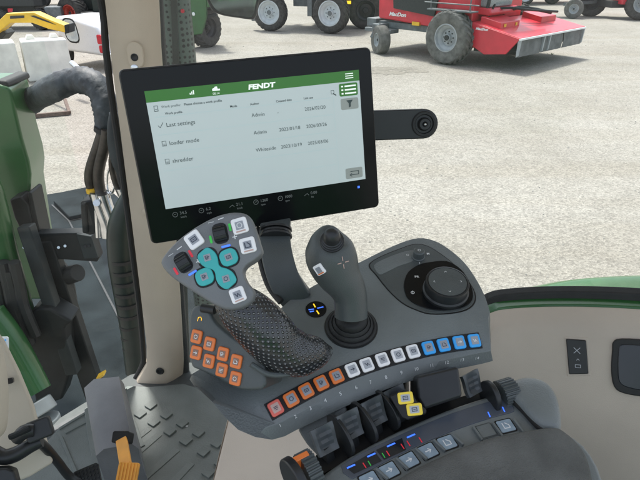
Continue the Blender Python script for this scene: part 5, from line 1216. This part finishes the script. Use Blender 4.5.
put('hose', hs_, 'brass', hz([(113, 150), (112, 165), (115, 180), (119, 190), (122, 196)], .012, 1.86), smooth=80)
put('hose', hs_, 'rubber', hz([(118, 160), (119, 172), (121, 182), (124, 190)], .010, 1.84), smooth=80)
put('coupling', hs_, 'chrome', hz([(97, 192), (101, 208), (106, 222), (108, 236)], .026, 1.86))
put('coupling', hs_, 'chrome', hz([(103, 194), (107, 206), (112, 220), (112, 228)], .022, 1.83))
put('coupling', hs_, 'chrome', hz([(121, 188), (124, 198), (122, 212), (119, 222)], .017, 1.82))
put('coupling_clip', hs_, 'yellow_paint', hz([(92.3, 188.5), (93.3, 192)], .0235, 1.885))
put('chrome_ring', hs_, 'chrome', lambda b: (tube(b, [WY(111 + 3.8 * math.cos(a), 181 + 13 * math.sin(a), 1.87) for a in [k * 6.2832 / 16 for k in range(17)]], .004, 8)))
put('coupler_block', hs_, 'steel', lambda b: (prism(b, [WY(x, y, 1.87) for x, y in ((80, 202), (93, 200), (97, 205), (100, 232), (90, 236), (82, 233))], V((0, .09, 0))), prism(b, [WY(x, y, 1.86) for x, y in ((80, 204), (86, 203), (88, 234), (82, 234))], V((0, .05, 0)))), bevel=.008)
put('coupler_lever', hs_, 'chrome', lambda b: (cyl(b, WY(96.5, 202, 1.85), WY(98, 237, 1.85), .010), cyl(b, WY(96.5, 203, 1.84), WY(96.5, 203, 1.80), .012)))
put('grey_shroud', hs_, 'grey_steel', lambda b: tube(b, [WY(113, 112, 1.80), WY(116, 126, 1.80), WY(119, 145, 1.80), (WY(122, 165, 1.79)), WY(125, 180, 1.78)], [.012, .028, .036, .030, .010], 18), smooth=80)
put('seal_reflection', hs_, 'green_dark', lambda b: tube(b, [WY(131, 184, 1.66), WY(127, 205, 1.66), WY(123, 228, 1.66), WY(123, 258, 1.65), WY(126, 290, 1.63), WY(132, 330, 1.60), WY(136, 372, 1.57)], [.010, .034, .050, .050, .044, .040, .036], 24), smooth=80)  # dark reflection of the window seal, added here as a solid tube
def rbs(b):
    for k in range(9):
        y = 258 + k * 11; x = 123.5 + k * 1.2; b_ = WY(x, y, 1.645 - k * .007); tube(b, [b_ + V((0, 0, .006)), b_ - V((0, 0, .006))], .0475 - k * .0012, 20, 1)
put('reflection_rib', hs_, 'rubber', rbs, smooth=80)
# red and yellow marks low behind the glass
put('yellow_mark', lo, 'yellow_paint', lambda b: prism(b, [WY(x, y, 1.78) for x, y in ((96, 378.5), (103, 374.5), (104, 376), (98, 380))], V((0, .03, 0))))

# ---- rear fender at the right ----------------------------------------------------------
fe = thing('rear_fender', WY(590, 290, 1.55), 'glossy green rear fender curving up outside the right window', 'fender')
def fend(b):
    top = [(484, 303), (500, 299), (520, 293.5), (545, 287.5), (572, 282), (600, 279), (640, 277), (700, 276), (780, 278)]
    A = [WY(x, y, 1.62) for x, y in cat(top, 3)]
    rows = [[a + V((0, .30, -.30)) for a in A], [a + V((0, .10, -.06)) for a in A], [a + V((0, .03, -.012)) for a in A], A, [a + V((0, -.03, -.004)) for a in A], [a + V((0, -.10, -.03)) for a in A], [a + V((0, -.20, -.09)) for a in A]]
    sheet(b, rows)
put('fender_skin', fe, 'green', fend, smooth=80)
# ================================================================== LIGHT
EL, AZ = 65, -20         # sun elevation; azimuth from +Y towards +X
w = bpy.data.worlds.new('World'); sc.world = w; w.use_nodes = True
nt = w.node_tree; bg = nt.nodes['Background']; sky = nt.nodes.new('ShaderNodeTexSky'); sky.sky_type = 'NISHITA'; sky.sun_disc = False
sky.sun_elevation = R(EL); sky.sun_rotation = R(AZ); sky.air_density = 1.0; sky.dust_density = 3.0
hs_n = nt.nodes.new('ShaderNodeHueSaturation'); hs_n.inputs['Saturation'].default_value = .5
nt.links.new(sky.outputs[0], hs_n.inputs['Color']); nt.links.new(hs_n.outputs[0], bg.inputs[0]); bg.inputs[1].default_value = .15
sl = bpy.data.lights.new('sun', 'SUN'); sl.energy = 2.3; sl.angle = R(7); sl.color = (1, .965, .91)
so_ = bpy.data.objects.new('sun', sl); COL.objects.link(so_)
dirv = V((math.sin(R(AZ)) * math.cos(R(EL)), math.cos(R(AZ)) * math.cos(R(EL)), math.sin(R(EL))))
so_.rotation_euler = dirv.to_track_quat('Z', 'Y').to_euler(); so_.location = (0, 0, 20)
vs = sc.view_settings; vs.view_transform = 'Standard'; vs.look = 'None'; vs.exposure = 1.05; vs.gamma = 1.0; vs.use_curve_mapping = False
sc.cycles.use_denoising = True; sc.cycles.max_bounces = 8; sc.cycles.transparent_max_bounces = 12
for o in list(sc.objects):
    if '_loc' in o: del o['_loc']
